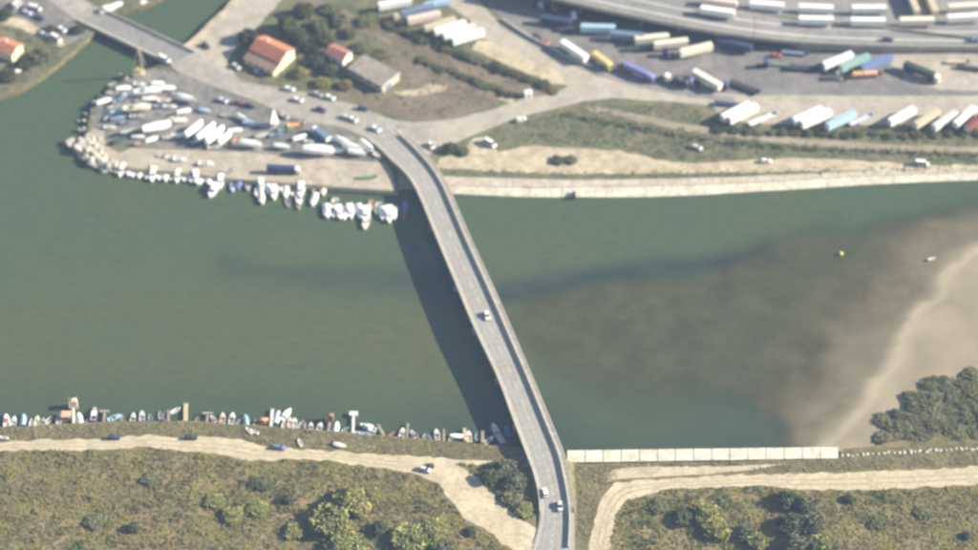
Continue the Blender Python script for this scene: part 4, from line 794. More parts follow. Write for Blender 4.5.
# small red-roofed cottage
q, a = house_base(339, 59, (20, 9))
h2 = empty('cottage', q, a); tag(h2, 'small white cottage with dull red roof behind the flat grey shed', 'house')
gable(h2, 'wall', 'plaster_white', 4.2, 2.9, 3.4, 4.8)
for s in (-1, 1): rf = roof_slope(h2, 'dull_red_tile', 4.2, s*3.3, 3.2, 0, 4.8, .3); tile_rows(rf, 'dull_red_tile', 4.2, s*3.3, 3.2, 0, 4.8, 6)
for y in (-1.2, 1.2): link('window', MB().box(4.21, 4.25, y-.4, y+.4, 1.2, 2.3).mesh('window'), 'glass', h2)
link('door', MB().box(-.5, .5, -2.96, -2.9, 0, 2.1).mesh('door'), 'brown', h2)
# flat shed
q, a = house_base(374, 77, (39, 22))
h3 = empty('flat_shed', q, a); tag(h3, 'low shed with flat grey concrete roof beside the brown field', 'shed')
link('wall', MB().box(-8.8, 8.8, -5, 5, 0, 3.0).mesh('wall'), 'worn_concrete', h3); link('roof', MB().box(-9.1, 9.1, -5.3, 5.3, 3.01, 3.3).mesh('roof'), 'flat_roof', h3)
link('roof_kerb', MB().box(8.7, 9.12, -5.32, 5.32, 3.305, 3.75).mesh('roof_kerb'), 'pale_concrete', h3)
for x in (-6, -2, 2, 6): link('window', MB().box(x-.8, x+.8, -5.05, -5.0, 1.5, 2.5).mesh('window'), 'glass', h3)
link('garage_door', MB().box(8.8, 8.86, -3, 0, 0, 2.6).mesh('garage_door'), 'slate', h3)
# house on the west bank
q, a = house_base(9, 54, (16, 6))
h4 = empty('west_house', q, a); tag(h4, 'yellow house with orange roof on the west bank at left edge', 'house')
gable(h4, 'wall', 'plaster_yellow', 4.4, 3.6, 4.0, 5.4)
for s in (-1, 1): rf = roof_slope(h4, 'roof_tile', 4.4, s*4.0, 3.8, 0, 5.4, .3); tile_rows(rf, 'roof_tile', 4.4, s*4.0, 3.8, 0, 5.4, 7)
for y in (-1.6, 1.6): link('window', MB().box(4.41, 4.45, y-.5, y+.5, 1.2, 2.4).mesh('window'), 'glass', h4)
link('chimney', MB().box(-1.3, -.7, .6, 1.2, 4.8, 6.2).mesh('chimney'), 'plaster_white', h4)
# white hut by the railway bank
hu = empty('white_hut', Vector((*G(528, 96, ZN).xy, ZN)), .3); tag(hu, 'tiny white hut at the end of the hedge by the north road', 'hut')
link('wall', MB().box(-1.4, 1.4, -1.2, 1.2, 0, 2.3).mesh('wall'), 'plaster_white', hu); link('roof', MB().box(-1.6, 1.6, -1.4, 1.4, 2.31, 2.8, top=(.1, .1, 1.0)).mesh('roof'), 'off_white', hu); link('door', MB().box(-.4, .4, -1.25, -1.2, 0, 1.9).mesh('door'), 'brown', hu)

# ------------------------------------------------------------------ trucks and trailers
GP = {'park': 'trailers in the truck park', 'hedge': 'trailers parked aslant above the hedge', 'hw': 'trailers parked on the raised highway', 'west': 'trailers parked west of the north road'}
def trk(u, v, du, dv, col, label, g, t='T', sc=1.0, zg=None, extra=None):
    z = (ZN+.10) if zg is None else zg
    tpl = {'T': TRAILER, 'L': LORRY, 'R': RIGID, 'F': FLATBED, 'D': LOADED, 'C': CAB}[t]
    q = G(u, v, z+(3.4 if t in 'TLR' else 1.5)*sc); q.z = z
    nm = {'T': 'semi_trailer', 'L': 'lorry', 'R': 'box_truck', 'F': 'flatbed_trailer', 'D': 'flatbed_trailer', 'C': 'truck_tractor'}[t]
    md = {'box': col, 'cab': col}; md.update(extra or {})
    return place(tpl, nm, q, heading(u, v, du, dv, z), label, 'truck' if t in 'LRC' else 'trailer', GP.get(g, g), md, sc)
for a in [(395, 2, 33, -6, 'white', 'white trailer at the top edge west of the north road', 'west'), (418, 9, 30, -7, 'slate', 'slate grey trailer behind the pinkish one, west of the north road', 'west'), (424, 16, 33, -7, 'pink', 'pinkish trailer west of the north road', 'west'),
          (440, 23, 33, -10, 'tan', 'tan trailer, uppermost of four side by side west of the north road', 'west'), (450, 26.5, 33, -10, 'white', 'white trailer, second from top of four side by side', 'west'), (459, 30.5, 33, -10, 'white', 'white trailer, third from top of four side by side', 'west'), (468, 35, 33, -10, 'white', 'white trailer, lowest of four side by side west of the north road', 'west'),
          (574, 49, 26, 17, 'white', 'white trailer slanting down beside the yellow lorry', 'park'), (598, 26.6, 30, 1, 'light_blue', 'pale blue trailer in the shade of the highway wall', 'park'), (627, 34, 30, 3, 'slate', 'slate blue trailer left of the cream ones', 'park'),
          (652, 37, 33, -3, 'cream', 'cream trailer, leftmost of three under the highway wall', 'park'), (671, 42, 35, -4, 'cream', 'cream trailer, middle one of three under the highway wall', 'park'), (696, 48, 34, -8, 'cream', 'cream trailer, rightmost of three under the highway wall', 'park'),
          (707, 78, 30, 17, 'cream', 'cream trailer slanting down at the roadside beside the violet cab', 'park'), (735, 43, 31, 7, 'navy', 'dark navy trailer close under the highway wall', 'park'), (838, 59, 30, -12, 'white', 'white trailer left of the teal one', 'park'), (855, 61, 28, -12, 'teal', 'teal trailer between the white and the blue one', 'park'),
          (877, 61.5, 28, -11, 'blue', 'blue trailer above the orange loaded flatbed', 'park'), (923, 70, 45, 18, 'dark_green', 'dark green trailer with a cream cab slanting down', 'park', 'L', .98, None, {'cab': 'cream'}),
          (603, 58, 25, 19, 'yellow', 'yellow lorry slanting down beside the white trailer', 'park', 'R'), (640, 70, 22, 10, 'violet', 'violet blue lorry at the lower edge of the truck park', 'park', 'L', .9), (866, 74, 30, -2, 'rust', 'rusty flatbed loaded with orange crates', 'park', 'D', .95, None, {'load': 'orange', 'load2': 'salmon'}),
          (804, 67, 33, 1, 'charcoal', 'long black flatbed trailer in the middle of the truck park', 'park', 'F'), (745, 86, 36, 13, 'charcoal', 'black flatbed slanting down above the white roadside trailer', 'park', 'F'), (571, 29, 30, 2, 'charcoal', 'black flatbed left of the pale blue trailer', 'park', 'F', .85), (762, 64, 20, 0, 'navy', 'navy tractor unit below the highway wall', 'park', 'C'),
          (694, 83, -6, -2, 'violet', 'violet truck tractor in front of the cream roadside trailer', 'park', 'C'), (669, 53, -12, 0, 'navy', 'navy truck tractor in front of the cream trailers', 'park', 'C'), (676, 80, 8, 3, 'dark_green', 'dark green truck tractor at the lower edge of the park', 'park', 'C'), (664, 77, 8, 3, 'off_white', 'off white truck tractor behind the violet lorry', 'park', 'C'),
          (841, 76, -10, 0, 'grey', 'grey truck tractor left of the orange loaded flatbed', 'park', 'C'), (577, 16, -8, 1, 'white', 'white truck tractor deep in the highway shadow', 'park', 'C'), (552, 8, 8, 2, 'red', 'red truck tractor in the highway shadow', 'park', 'C'), (538, 4, 8, 2, 'light_blue', 'pale blue truck tractor in the highway shadow', 'park', 'C'), (970, 67, 8, 1, 'charcoal', 'black flatbed at the right edge of the truck park', 'park', 'F', .8),
          (556, 19, 26, 4, 'navy', 'navy trailer deep in the highway shadow, left of the white tractor', 'park', 'T', .9), (604, 17.5, 28, 5, 'charcoal', 'black trailer pressed against the highway wall', 'park', 'T', .9), (640, 47, 24, -2, 'dark_green', 'dark green trailer below the leftmost cream one', 'park', 'F', .9), (626, 64.5, 10, 5, 'maroon', 'maroon truck tractor right of the yellow lorry', 'park', 'C'), (784, 64, 20, 1, 'green', 'green flatbed left of the long black one', 'park', 'F', .6), (683, 83, 10, 4, 'charcoal', 'black truck tractor left of the violet one', 'park', 'C'), (722, 85, 10, 3, 'navy', 'navy truck tractor right of the cream roadside trailer', 'park', 'C'), (795, 52, 22, 2, 'slate', 'slate flatbed close under the highway wall', 'park', 'F', .8), (958, 61, 22, 0, 'tan', 'tan flatbed at the wall near the right edge', 'park', 'F', .7), (437, 2, 28, -6, 'light_blue', 'pale blue trailer at the top edge beside the north road', 'west', 'T', .8), (407, 13, 28, -6, 'tan', 'tan trailer left of the pinkish one, west of the north road', 'west', 'T', .8),
          (728, 103, 18, 2, 'navy', 'low navy flatbed on the apron at the left of the slanting row', 'hedge', 'F', .8),
          (743, 112, 28, -14, 'white', 'broad white trailer, leftmost of the slanting row above the hedge', 'hedge'), (736, 110, 28, -14, 'white', 'white trailer standing close behind the leftmost slanting one', 'hedge'), (763, 118, 24, -10, 'off_white', 'off white low flatbed, third in the slanting row above the hedge', 'hedge', 'F', .95),
          (808, 114, 28, -12, 'white', 'white trailer, left one of the pair beside the pale blue trailer', 'hedge'), (816, 117, 28, -12, 'white', 'white trailer, right one of the pair beside the pale blue trailer', 'hedge'), (841, 118.5, 27, -13, 'light_blue', 'pale blue trailer in the slanting row above the hedge', 'hedge'), (861, 119, 22, -10, 'lilac', 'lilac flatbed right of the pale blue trailer', 'hedge', 'F', .8),
          (902, 114.5, 24, -13, 'white', 'white trailer, first right of the gap in the slanting row', 'hedge', 'T', .95), (927, 117, 24, -15, 'tan', 'tan trailer in the slanting row', 'hedge', 'T', .95), (945, 119, 24, -16, 'silver', 'silver grey trailer in the slanting row', 'hedge', 'T', .95), (965, 115.5, 17, -15, 'white', 'last white trailer at the right of the slanting row', 'hedge', 'T', .95), (977, 119, 17, -15, 'maroon', 'maroon trailer at the right edge of the slanting row', 'hedge', 'T', .95),
          (300, 168, 33, 1.5, 'navy', 'navy lorry with white cab parked on the stone wharf', 'lorry on the wharf', 'L', .8, None, {'cab': 'white'}), (320, 131, -14, -11, 'slate', 'slate box truck with white cab in the boatyard', 'truck in the boatyard', 'R', .9, None, {'cab': 'white'}), (367, 176.5, 20, -1, 'green', 'green flatbed trailer on the wharf near the bridge', 'trailer on the wharf', 'F', .55)]:
    if a[0] == 300: a = (284, 167.5) + a[2:]
    trk(*a)
for k2, (u, v, du, dv, c1, lb) in enumerate([(720, .5, 35, 5, 'pink', 'pinkish trailer at the top edge, leftmost on the highway'), (717.5, 10, 35, 5, 'white', 'white trailer, leftmost of the lower highway row'), (767, 4, 35, 3, 'white', 'white trailer with wide shadow, second on the highway'), (816, 7, 35, 1.5, 'white', 'white trailer, upper one of a close pair on the highway'), (816, 18.5, 35, 1, 'white', 'white trailer, lower one of a close pair on the highway'),
        (869, 7.5, 35, 0, 'white', 'white trailer, upper one of the pair left of the cream trailer'), (868, 20, 35, .5, 'white', 'white trailer, lower one of the pair left of the cream trailer'), (917, 19.5, 35, -.5, 'cream', 'cream trailer in the lower highway row'), (965, 5.5, 35, -2, 'cream', 'cream trailer at the right end of the upper highway row'), (964, 16, 35, -2, 'white', 'white trailer at the right end of the lower highway row'),
        (913, 1, 6, 14, 'tan', 'tan trailer parked crosswise on the highway, left of two'), (931, 1, 6, 14, 'tan', 'tan trailer parked crosswise on the highway, right of two')]):
    trk(u, v, du, dv, c1, lb, 'hw', 'T', 1.0, hz(u)+.05)

# ------------------------------------------------------------------ cars and vans
def car(u, v, du, dv, col, label, group, z=ZN+.11, t='car'):
    q = G(u, v, z+.8); q.z = z
    if z is None: pass
    return place(CAR if t == 'car' else VAN, 'parked_car' if t == 'car' else 'van', q, heading(u, v, du, dv, z), label, 'car' if t == 'car' else 'van', group, {'body': col})
def road_z(u, v):
    best = None
    for i in range(nb-1):
        for z in (BL[i].z,):
            q = G(u, v, z)
            d = abs(q.y-BL[i].lerp(BR[i], .5).y)
            if best is None or d < best[0]: best = (d, z, i)
    return best[1]
for u, v, du, dv, c1, lb in [(487, 315, 14, 38, 'white', 'white car driving across the middle of the bridge'), (545, 492, -6, -24, 'white', 'white car at the near end of the bridge, left lane'), (560, 505.5, 3, 24, 'silver', 'silver car at the near end of the bridge, right lane')]:
    car(u, v, du, dv, c1, lb, 'cars driving over the bridge', road_z(u, v)+.02)
for u, v, du, dv, c1, lb in [(114, 437, 14, -.5, 'navy', 'dark blue car parked on the dirt path, leftmost of three'), (191, 437, 14, 0, 'charcoal', 'black car parked on the dirt path, middle of three'), (279, 447, 14, 1, 'blue', 'blue car parked on the dirt path, rightmost of three'), (425, 469, 12, 3, 'silver', 'silver car parked in the shade of bushes by the dirt path')]:
    car(u, v, du, dv, c1, lb, 'cars parked along the dirt path', ZS+.07)
hr = 'cars on the harbour road'
for a in [(298, 99.5, 12, 3, 'white', 'white car on the harbour road above the boatyard sail'), (321, 109, 12, 4, 'charcoal', 'black car driving in the middle of the harbour road'), (363, 108, 13, 2, 'navy', 'dark blue car parked at the field edge of the harbour road'), (347, 117, 12, 4, 'silver', 'silver car on the harbour road near the bridge ramp'), (353, 119, 12, 5, 'white', 'white car right behind the silver one on the harbour road'),
          (376, 128.5, 12, 6, 'white', 'white car just before the bridge ramp'), (330, 97, 12, 4, 'white', 'white car parked at the far verge, rightmost of three'), (318, 94, 12, 4, 'grey', 'grey car parked at the far verge, middle of three'), (289.5, 88.5, 12, 2, 'white', 'white car parked at the far verge, leftmost of three'), (223, 100, 12, 4, 'lilac', 'pale lilac car at the yard side of the harbour road'),
          (239, 102.5, 12, 3, 'maroon', 'maroon car at the yard side of the harbour road'), (250, 105, 12, 3, 'charcoal', 'black car right of the maroon one at the yard side'), (206, 45, 8, 8, 'charcoal', 'black car on the forecourt left of the farmhouse'), (236, 66, 14, 8, 'silver', 'silver car parked below the farmhouse lean-to, left one'), (258, 72, 14, 6, 'slate', 'slate car parked below the farmhouse lean-to, right one'), (284, 116, 10, 3, 'grey', 'grey car at the yard fence, left of two'), (301, 121, 10, 3, 'slate', 'slate car at the yard fence, right of two'),
          (164, 59, 12, 6, 'white', 'white van at the near end of the small bridge', hr, ZN+.11, 'van'), (490, 143, 10, 6, 'white', 'white van standing on the bare sand by the junction', 'cars on the bare sand', ZN+.09, 'van'), (431, 145, 8, 10, 'off_white', 'off white car in the weeds beside the bridge ramp', 'cars on the bare sand'), (922, 163.5, 10, 1, 'white', 'white van on the shore track at far right', 'cars on the shore track', ZN+.09, 'van'), (766, 160.5, 10, 0, 'white', 'white car on the shore track, left of the van', 'cars on the shore track'), (697, 147, 10, 3, 'silver', 'silver car in the grass by the earth track', 'cars on the shore track'),
          (521, 119, 10, -3, 'white', 'white car on the lower verge of the north road', 'cars on the north road'), (545, 41, 10, 4, 'red', 'red car at the edge of the truck park', 'cars on the north road'), (537, 36, 10, 4, 'charcoal', 'black car beside the red one at the truck park edge', 'cars on the north road'), (776, 55, 8, 0, 'red', 'red car below the highway wall', 'cars in the truck park'),
          (62, 29, 10, 5, 'white', 'white car on the west bank beside the bridge end', 'cars on the west bank'), (44, 34, 10, 4, 'silver', 'silver car on the west bank lane, left of two', 'cars on the west bank'), (56, 38, 10, 6, 'white', 'white van on the west bank lane, right of two', 'cars on the west bank', ZN+.11, 'van'), (35, 8, 12, 3, 'white', 'large white van at the top left', 'cars on the west bank', ZN+.11, 'van'), (27, 12, 12, 3, 'lilac', 'lilac car below the large white van at the top left', 'cars on the west bank'), (17, 4, 8, -8, 'white', 'white van at the very top left', 'cars on the west bank', ZN+.11, 'van'), (40, 17, 12, 5, 'navy', 'navy car on the west bank yard', 'cars on the west bank')]:
    car(*a[:6], *(a[6:] or (hr,)))
for u, v, c1, lb in [(888, 39, 'navy', 'navy car driving on the raised highway'), (975, 40, 'blue', 'blue car driving on the raised highway at right edge')]: car(u, v, 12, 0, c1, lb, 'cars on the highway', hz(u)+.05)
boat(16, 71, 'v', .2, 'white covered boat standing ashore below the west house', 'boats on the west bank', {}, 1.0, ZN+.1); boat(73, 50, 'm', heading(73, 50, 12, -9), 'cream motorboat moored along the west bank, left of two', 'boats on the west bank', {'hull': 'cream', 'floor': 'cream'}, 1.1, .1); boat(86, 40, 'm', heading(86, 40, 10, -9), 'cream motorboat moored along the west bank, next to the small bridge', 'boats on the west bank', {'hull': 'cream', 'floor': 'tan'}, 1.0, .1)
for k2, (u, v, t, lb) in enumerate([(108, 9, 'c', 'white cabin boat beyond the small bridge, nearest to it'), (116, 5, 'v', 'white covered boat beyond the small bridge, second from it'), (146, 4, 'c', 'white cabin boat beyond the small bridge in the channel, left of two'), (153, 1, 'v', 'white covered boat beyond the small bridge in the channel, right of two')]): boat(u, v, t, .5, lb, 'boats beyond the small bridge', {}, 1.0, ZN+.1 if k2 < 2 else 0)
# skip, lamp post, sign
sk = empty('waste_skip', Vector((*G(296, 127, ZN).xy, ZN+.05)), .2); tag(sk, 'open orange waste skip in the boatyard', 'skip')
link('tub', MB().loft([[(-2.6, -1, .15), (2.6, -1, .15), (2.6, 1, .15), (-2.6, 1, .15)], [(-3.2, -1.2, 1.7), (3.2, -1.2, 1.7), (3.2, 1.2, 1.7), (-3.2, 1.2, 1.7)], [(-3.0, -1.05, 1.7), (3.0, -1.05, 1.7), (3.0, 1.05, 1.7), (-3.0, 1.05, 1.7)], [(-2.6, -.9, .9), (2.6, -.9, .9), (2.6, .9, .9), (-2.6, .9, .9)]], True).mesh('tub'), 'orange', sk); link('runner', MB().box(-2.4, 2.4, -.8, -.6, 0, .15).mesh('runner'), 'charcoal', sk); link('runner', MB().box(-2.4, 2.4, .6, .8, 0, .15).mesh('runner'), 'charcoal', sk)
lp = empty('lamp_post', Vector((*G(754, 37, hz(754)).xy, hz(754)))); tag(lp, 'dark lamp post standing on the raised highway edge', 'lamp post')
link('pole', MB().tube((0, .8, 0), (0, .8, 9), .16, .10, 8).mesh('pole'), 'charcoal', lp); link('arm', MB().tube((0, .8, 8.9), (0, 3.0, 9.3), .08, .06, 6).mesh('arm'), 'charcoal', lp); link('lantern', MB().box(-.2, .2, 2.8, 3.6, 9.2, 9.38).mesh('lantern'), 'grey', lp)

# ------------------------------------------------------------------ vegetation
def leaf_mesh(name, cen, size, tint, up=.35):
    """one quad per entry of cen, randomly turned; tint per quad"""
    n = len(cen); a = rng.normal(size=(n, 3)); a[:, 2] += up*2; a /= np.linalg.norm(a, axis=1)[:, None]
    r = rng.normal(size=(n, 3)); t = np.cross(a, r); t /= np.linalg.norm(t, axis=1)[:, None]; b2 = np.cross(a, t)
    s = size[:, None]; asp = rng.uniform(.45, .9, n)[:, None]
    co = np.stack([cen-t*s-b2*s*asp*.4, cen+t*s*.2-b2*s*asp, cen+t*s+b2*s*asp*.3, cen-t*s*.1+b2*s*asp], 1).reshape(-1, 3)
    me = bpy.data.meshes.new(name); me.vertices.add(n*4); me.vertices.foreach_set('co', co.astype(np.float32).ravel())
    me.loops.add(n*4); me.loops.foreach_set('vertex_index', np.arange(n*4, dtype=np.int32)); me.polygons.add(n); me.polygons.foreach_set('loop_start', np.arange(0, n*4, 4, dtype=np.int32))
    me.update(calc_edges=True); at2 = me.attributes.new('tint', 'FLOAT_COLOR', 'POINT')
    c4 = np.ones((n*4, 4), np.float32); c4[:, :3] = np.repeat(tint, 4, 0); at2.data.foreach_set('color', c4.ravel()); me.materials.append(M['leaf']); return me
def tree_meshes(seed, h, r, nleaf, cols, low=.12, leaf=.34):
    rr = np.random.default_rng(seed); random.seed(seed)
    nl = 30; lob = []
    for k2 in range(nl):
        th = rr.uniform(0, 6.28); d = r*.85*math.sqrt(rr.uniform(0, 1)); zz = h*(.32+.50*(1-(d/r)**1.6)*rr.uniform(.55, 1.1)); lob.append((d*math.cos(th), d*math.sin(th), zz, r*rr.uniform(.13, .36), rr.uniform(.65, 1.35), rr.uniform(0, 1)))
    per = int(nleaf*.62)//nl; cen = []; ti = []
    ns = int(nleaf*.38); th = rr.uniform(0, 6.28, ns); ph = np.arccos(rr.uniform(0, 1, ns))
    dv = np.stack([np.sin(ph)*np.cos(th), np.sin(ph)*np.sin(th), np.cos(ph)], 1)
    f2 = np.array([.82+.42*mnoise.fractal(Vector(tuple(x*1.9))+Vector((seed, 0, 0)), 1, 2, 3) for x in dv])*rr.uniform(.7, 1.06, ns)
    cen.append(dv*f2[:, None]*np.array([r, r, h*.86])); mv0 = np.array([.5+.8*mnoise.noise(Vector(tuple(x*2.5))+Vector((0, seed, 0))) for x in dv]).clip(0, 1)[:, None]
    ti.append((np.array(cols[0])*(1-mv0)+np.array(cols[1])*mv0)*rr.uniform(.65, 1.3, (ns, 1)))
    for x, y, z, q, br, mixv in lob:
        d = rr.normal(size=(per, 3)); d /= np.linalg.norm(d, axis=1)[:, None]; rad = q*rr.uniform(.45, 1.12, per)**.6
        rad = rad*np.array([1+.55*mnoise.noise(Vector(tuple(dd*2.2))+Vector((x, y, seed))) for dd in d]); p2 = np.array([x, y, z])+d*rad[:, None]*np.array([1, 1, .8]); p2[:, 2] = np.maximum(p2[:, 2], low*h)
        c0 = np.array(cols[0])*(1-mixv)+np.array(cols[1])*mixv
        cen.append(p2); ti.append(c0[None]*(br*rr.uniform(.65, 1.35, per))[:, None])
    cen = np.concatenate(cen); crown = leaf_mesh('crown', cen, rr.uniform(.6, 1.3, len(cen))*leaf, np.concatenate(ti), .9)
    tk = MB(); tk.tube((0, 0, -.2), (.1*r*.2, 0, h*.45), r*.075+.06, r*.045+.03, 8)
    for x, y, z, q, br, mv in lob[:7]: tk.tube((0, 0, h*.28), (x*.85, y*.85, z*.9), r*.035+.03, .03, 5)
    return crown, tk.mesh('trunk')
OL, YG, DG, GG, BR_ = (.125, .125, .05), (.25, .24, .07), (.078, .085, .042), (.135, .138, .085), (.20, .155, .095)
TREES = {'dark': [tree_meshes(11, 5.0, 3.2, 4800, (DG, OL)), tree_meshes(12, 4.2, 3.4, 4800, (DG, (.055, .075, .045)))], 'light': [tree_meshes(21, 4.6, 3.2, 4800, (YG, OL)), tree_meshes(22, 4.2, 3.0, 4800, (YG, (.13, .14, .055)))], 'grey': [tree_meshes(31, 4.6, 3.4, 2200, (GG, DG)), tree_meshes(32, 4.0, 3.2, 2000, (GG, OL))], 'olive': [tree_meshes(51, 4.2, 3.2, 2600, (OL, GG)), tree_meshes(52, 4.0, 3.2, 2600, (OL, (.12, .11, .06)))], 'brown': [tree_meshes(41, 3.6, 3.0, 1800, (BR_, OL))]}
random.seed(99)
def tree(u, v, kind, r, label, z, h=None, name=None, group=None):
    cr_, tk = random.choice(TREES[kind]); q = G(u, v, z+1.5); q.z = z
    root = empty(name or 'bush', q, random.uniform(0, 6.28)); s = r/3.2; root.scale = (s, s, (h/4.5) if h else s); tag(root, label, 'tree' if name else 'bush', group)
    link('crown', cr_, 'leaf', root); link('trunk', tk, 'bark', root)
for a in [(332, 522, 'light', 7.2, 'tall yellow green bush with deep shade on its left, bottom centre left', ZS, 7.0), (350, 504, 'light', 7.2, 'yellow green bush above and right of the tall shaded one', ZS, 6.0), (372, 495, 'light', 3.8, 'small yellow green bush below the dirt path bend', ZS, 3.0), (346, 548, 'light', 7.2, 'yellow green bush cut by bottom edge under the tall shaded one', ZS, 4.5),
          (380, 528, 'dark', 3.0, 'dark green bush between the two yellow green clumps', ZS, 3.2), (412, 540, 'light', 7.0, 'broad olive green bush at the bottom left of the dirt track', ZS, 4.5), (434, 532, 'light', 6.0, 'light green bush right of the broad olive green one', ZS, 4.0), (445, 549, 'grey', 4.4, 'grey green bush cut by bottom edge left of the dirt track', ZS, 4.0),
          (287, 499, 'dark', 1.9, 'single dark round bush left of the tall shaded bush', ZS, 2.6), (133, 527, 'dark', 2.2, 'dark bush in the middle of the left scrub', ZS, 2.6), (470, 530, 'dark', 1.8, 'small dark bush beside the dirt track edge', ZS, 1.8), (430, 464, 'grey', 1.3, 'small grey bush on the dirt junction', ZS, 1.2),
          (215, 500, 'light', 3.6, 'low yellow olive bush in the middle of the left scrub, upper left of three', ZS, 1.8), (232, 514, 'light', 4.0, 'low yellow olive bush in the middle of the left scrub, lower left of three', ZS, 2.0), (258, 508, 'light', 3.8, 'low yellow olive bush in the middle of the left scrub, rightmost of three', ZS, 1.9), (262, 482, 'grey', 3.4, 'low grey green bush under the dirt path, right of the blue car', ZS, 1.8), (95, 520, 'olive', 3.6, 'low olive bush left of the dark middle bush', ZS, 1.6), (150, 478, 'olive', 3.2, 'low olive bush under the dirt path near the black car', ZS, 1.5), (295, 530, 'light', 4.0, 'low olive bush in the shade left of the tall bush', ZS, 2.2), (660, 505, 'olive', 3.4, 'low olive bush under the right dirt path bend', ZS, 1.8), (880, 520, 'olive', 3.8, 'low olive bush in the right scrub, left one', ZS, 1.7), (925, 510, 'olive', 3.4, 'low olive bush in the right scrub, right one', ZS, 1.5),
          (503, 468, 'grey', 4.2, 'grey green bush left of the bridge ramp, uppermost', ZS, 3.6), (515, 482, 'grey', 4.2, 'grey green bush left of the bridge ramp, second down', ZS, 3.4), (512, 497, 'brown', 4.0, 'brownish bush left of the bridge ramp, third down', ZS, 2.8), (524, 508, 'light', 3.4, 'light green bush left of the bridge ramp, lowest', ZS, 2.4), (491, 477, 'dark', 3.4, 'dark bush casting shade on the dirt track', ZS, 3.6),
          (705, 515, 'light', 5.2, 'bright yellow green bush, upper one of the clump right of centre', ZS, 4.4), (717, 530, 'light', 5.0, 'bright yellow green bush, lower one of the clump right of centre', ZS, 3.8), (684, 517, 'dark', 4.0, 'dark bush left of the bright yellow green clump', ZS, 3.0), (745, 532, 'grey', 3.4, 'grey green bush right of the bright clump', ZS, 3.2), (757, 541, 'light', 3.4, 'light bush at bottom edge left of the big dark thicket', ZS, 3.8),
          (787, 500, 'dark', 3.8, 'dark thicket bush, top left of the big thicket', ZS, 4.8), (805, 505, 'grey', 4.0, 'grey green thicket bush, top right of the big thicket', ZS, 4.4), (790, 524, 'dark', 4.2, 'dark thicket bush, middle left of the big thicket', ZS, 5.0), (812, 524, 'grey', 4.0, 'grey green thicket bush, middle right of the big thicket', ZS, 4.4), (795, 545, 'grey', 4.2, 'grey green thicket bush, bottom left of the big thicket', ZS, 4.6), (820, 544, 'light', 3.6, 'light green thicket bush, bottom right of the big thicket', ZS, 4.0), (850, 498, 'dark', 2.0, 'small dark bush right of the big thicket', ZS, 2.0), (967, 534, 'dark', 1.6, 'small dark bush near the bottom right corner', ZS, 1.8),
          (296, 36, 'dark', 3.8, 'dark tree touching the back of the farmhouse', ZN, 5.0, 'broadleaf_tree'), (325, 40, 'dark', 4.0, 'dark tree left of the cottage', ZN, 5.0, 'broadleaf_tree'), (319, 26, 'grey', 4.2, 'grey green tree halfway between the broad tree and the cottage', ZN, 4.5, 'broadleaf_tree'), (331, 8, 'olive', 4.2, 'olive bush at the top edge right of the dark tree', ZN, 3.0), (362, 46, 'olive', 3.8, 'olive bush right of the cottage', ZN, 2.6), (378, 54, 'olive', 3.6, 'olive bush behind the flat shed', ZN, 2.4), (366, 20, 'olive', 4.0, 'olive bush on the railway bank near the top', ZN, 2.4), (288, 28, 'dark', 4.6, 'broad dark tree behind the farmhouse', ZN, 6.5, 'broadleaf_tree'), (304, 12, 'dark', 4.0, 'dark tree near the top behind the farmhouse', ZN, 5.5, 'broadleaf_tree'), (248, 38, 'dark', 3.6, 'dark tree left of the farmhouse', ZN, 6.0, 'broadleaf_tree'), (310, 46, 'dark', 3.6, 'dark tree between farmhouse and cottage, upper', ZN, 4.5, 'broadleaf_tree'), (318, 60, 'dark', 3.8, 'dark tree between farmhouse and cottage, lower', ZN, 4.5, 'broadleaf_tree'), (330, 70, 'dark', 3.2, 'dark bush below the cottage', ZN, 3.5), (338, 20, 'grey', 4.0, 'grey green tree above the cottage', ZN, 4.5, 'broadleaf_tree'), (350, 32, 'grey', 3.4, 'grey green bush right above the cottage', ZN, 3.2), (300, 72, 'light', 3.2, 'olive bush right below the farmhouse gable', ZN, 2.8), (345, 84, 'brown', 3.0, 'brown bush below the flat shed', ZN, 3.2), (322, 82, 'light', 3.2, 'olive bush left below the flat shed', ZN, 2.8),
          (38, 56, 'grey', 4.0, 'round grey green tree right of the west house', ZN, 5.0, 'broadleaf_tree'), (8, 76, 'dark', 3.6, 'dark tree at the left edge below the west house', ZN, 4.5, 'broadleaf_tree'), (24, 64, 'dark', 3.0, 'dark bush between west house and white boat', ZN, 3.4), (50, 28, 'dark', 2.4, 'dark bush on the west bank lane', ZN, 2.4), (78, 28, 'dark', 2.6, 'dark bush at the west end of the small bridge', ZN, 2.8), (4, 14, 'dark', 3.0, 'dark tree at the top left corner', ZN, 4.0, 'broadleaf_tree'),
          (449, 147, 'dark', 2.6, 'dark round bush beside the bridge ramp', ZN, 3.4), (463, 150, 'grey', 2.6, 'olive bush right of the dark one beside the bridge ramp', ZN, 2.2), (558, 158.5, 'grey', 2.6, 'oval bush on the bare sand, left half', ZN, 1.8), (570, 158, 'grey', 2.6, 'oval bush on the bare sand, right half', ZN, 1.8)]:
    tree(*a[:6], *(a[6:]))
thick = [(884, 440), (882, 418), (905, 398), (925, 385), (950, 376), (985, 366), (1000, 440), (930, 444)]
tp = [Vector((u, v, 0)) for u, v in thick]; cells = []
for v in range(372, 446, 11):
    for u in range(884, 1000, 13):
        uu, vv2 = u+random.uniform(-4, 4), v+random.uniform(-3, 3)
        if inside(np.array([uu]), np.array([vv2]), tp)[0]: cells.append((uu, vv2, v))
rowi = {}
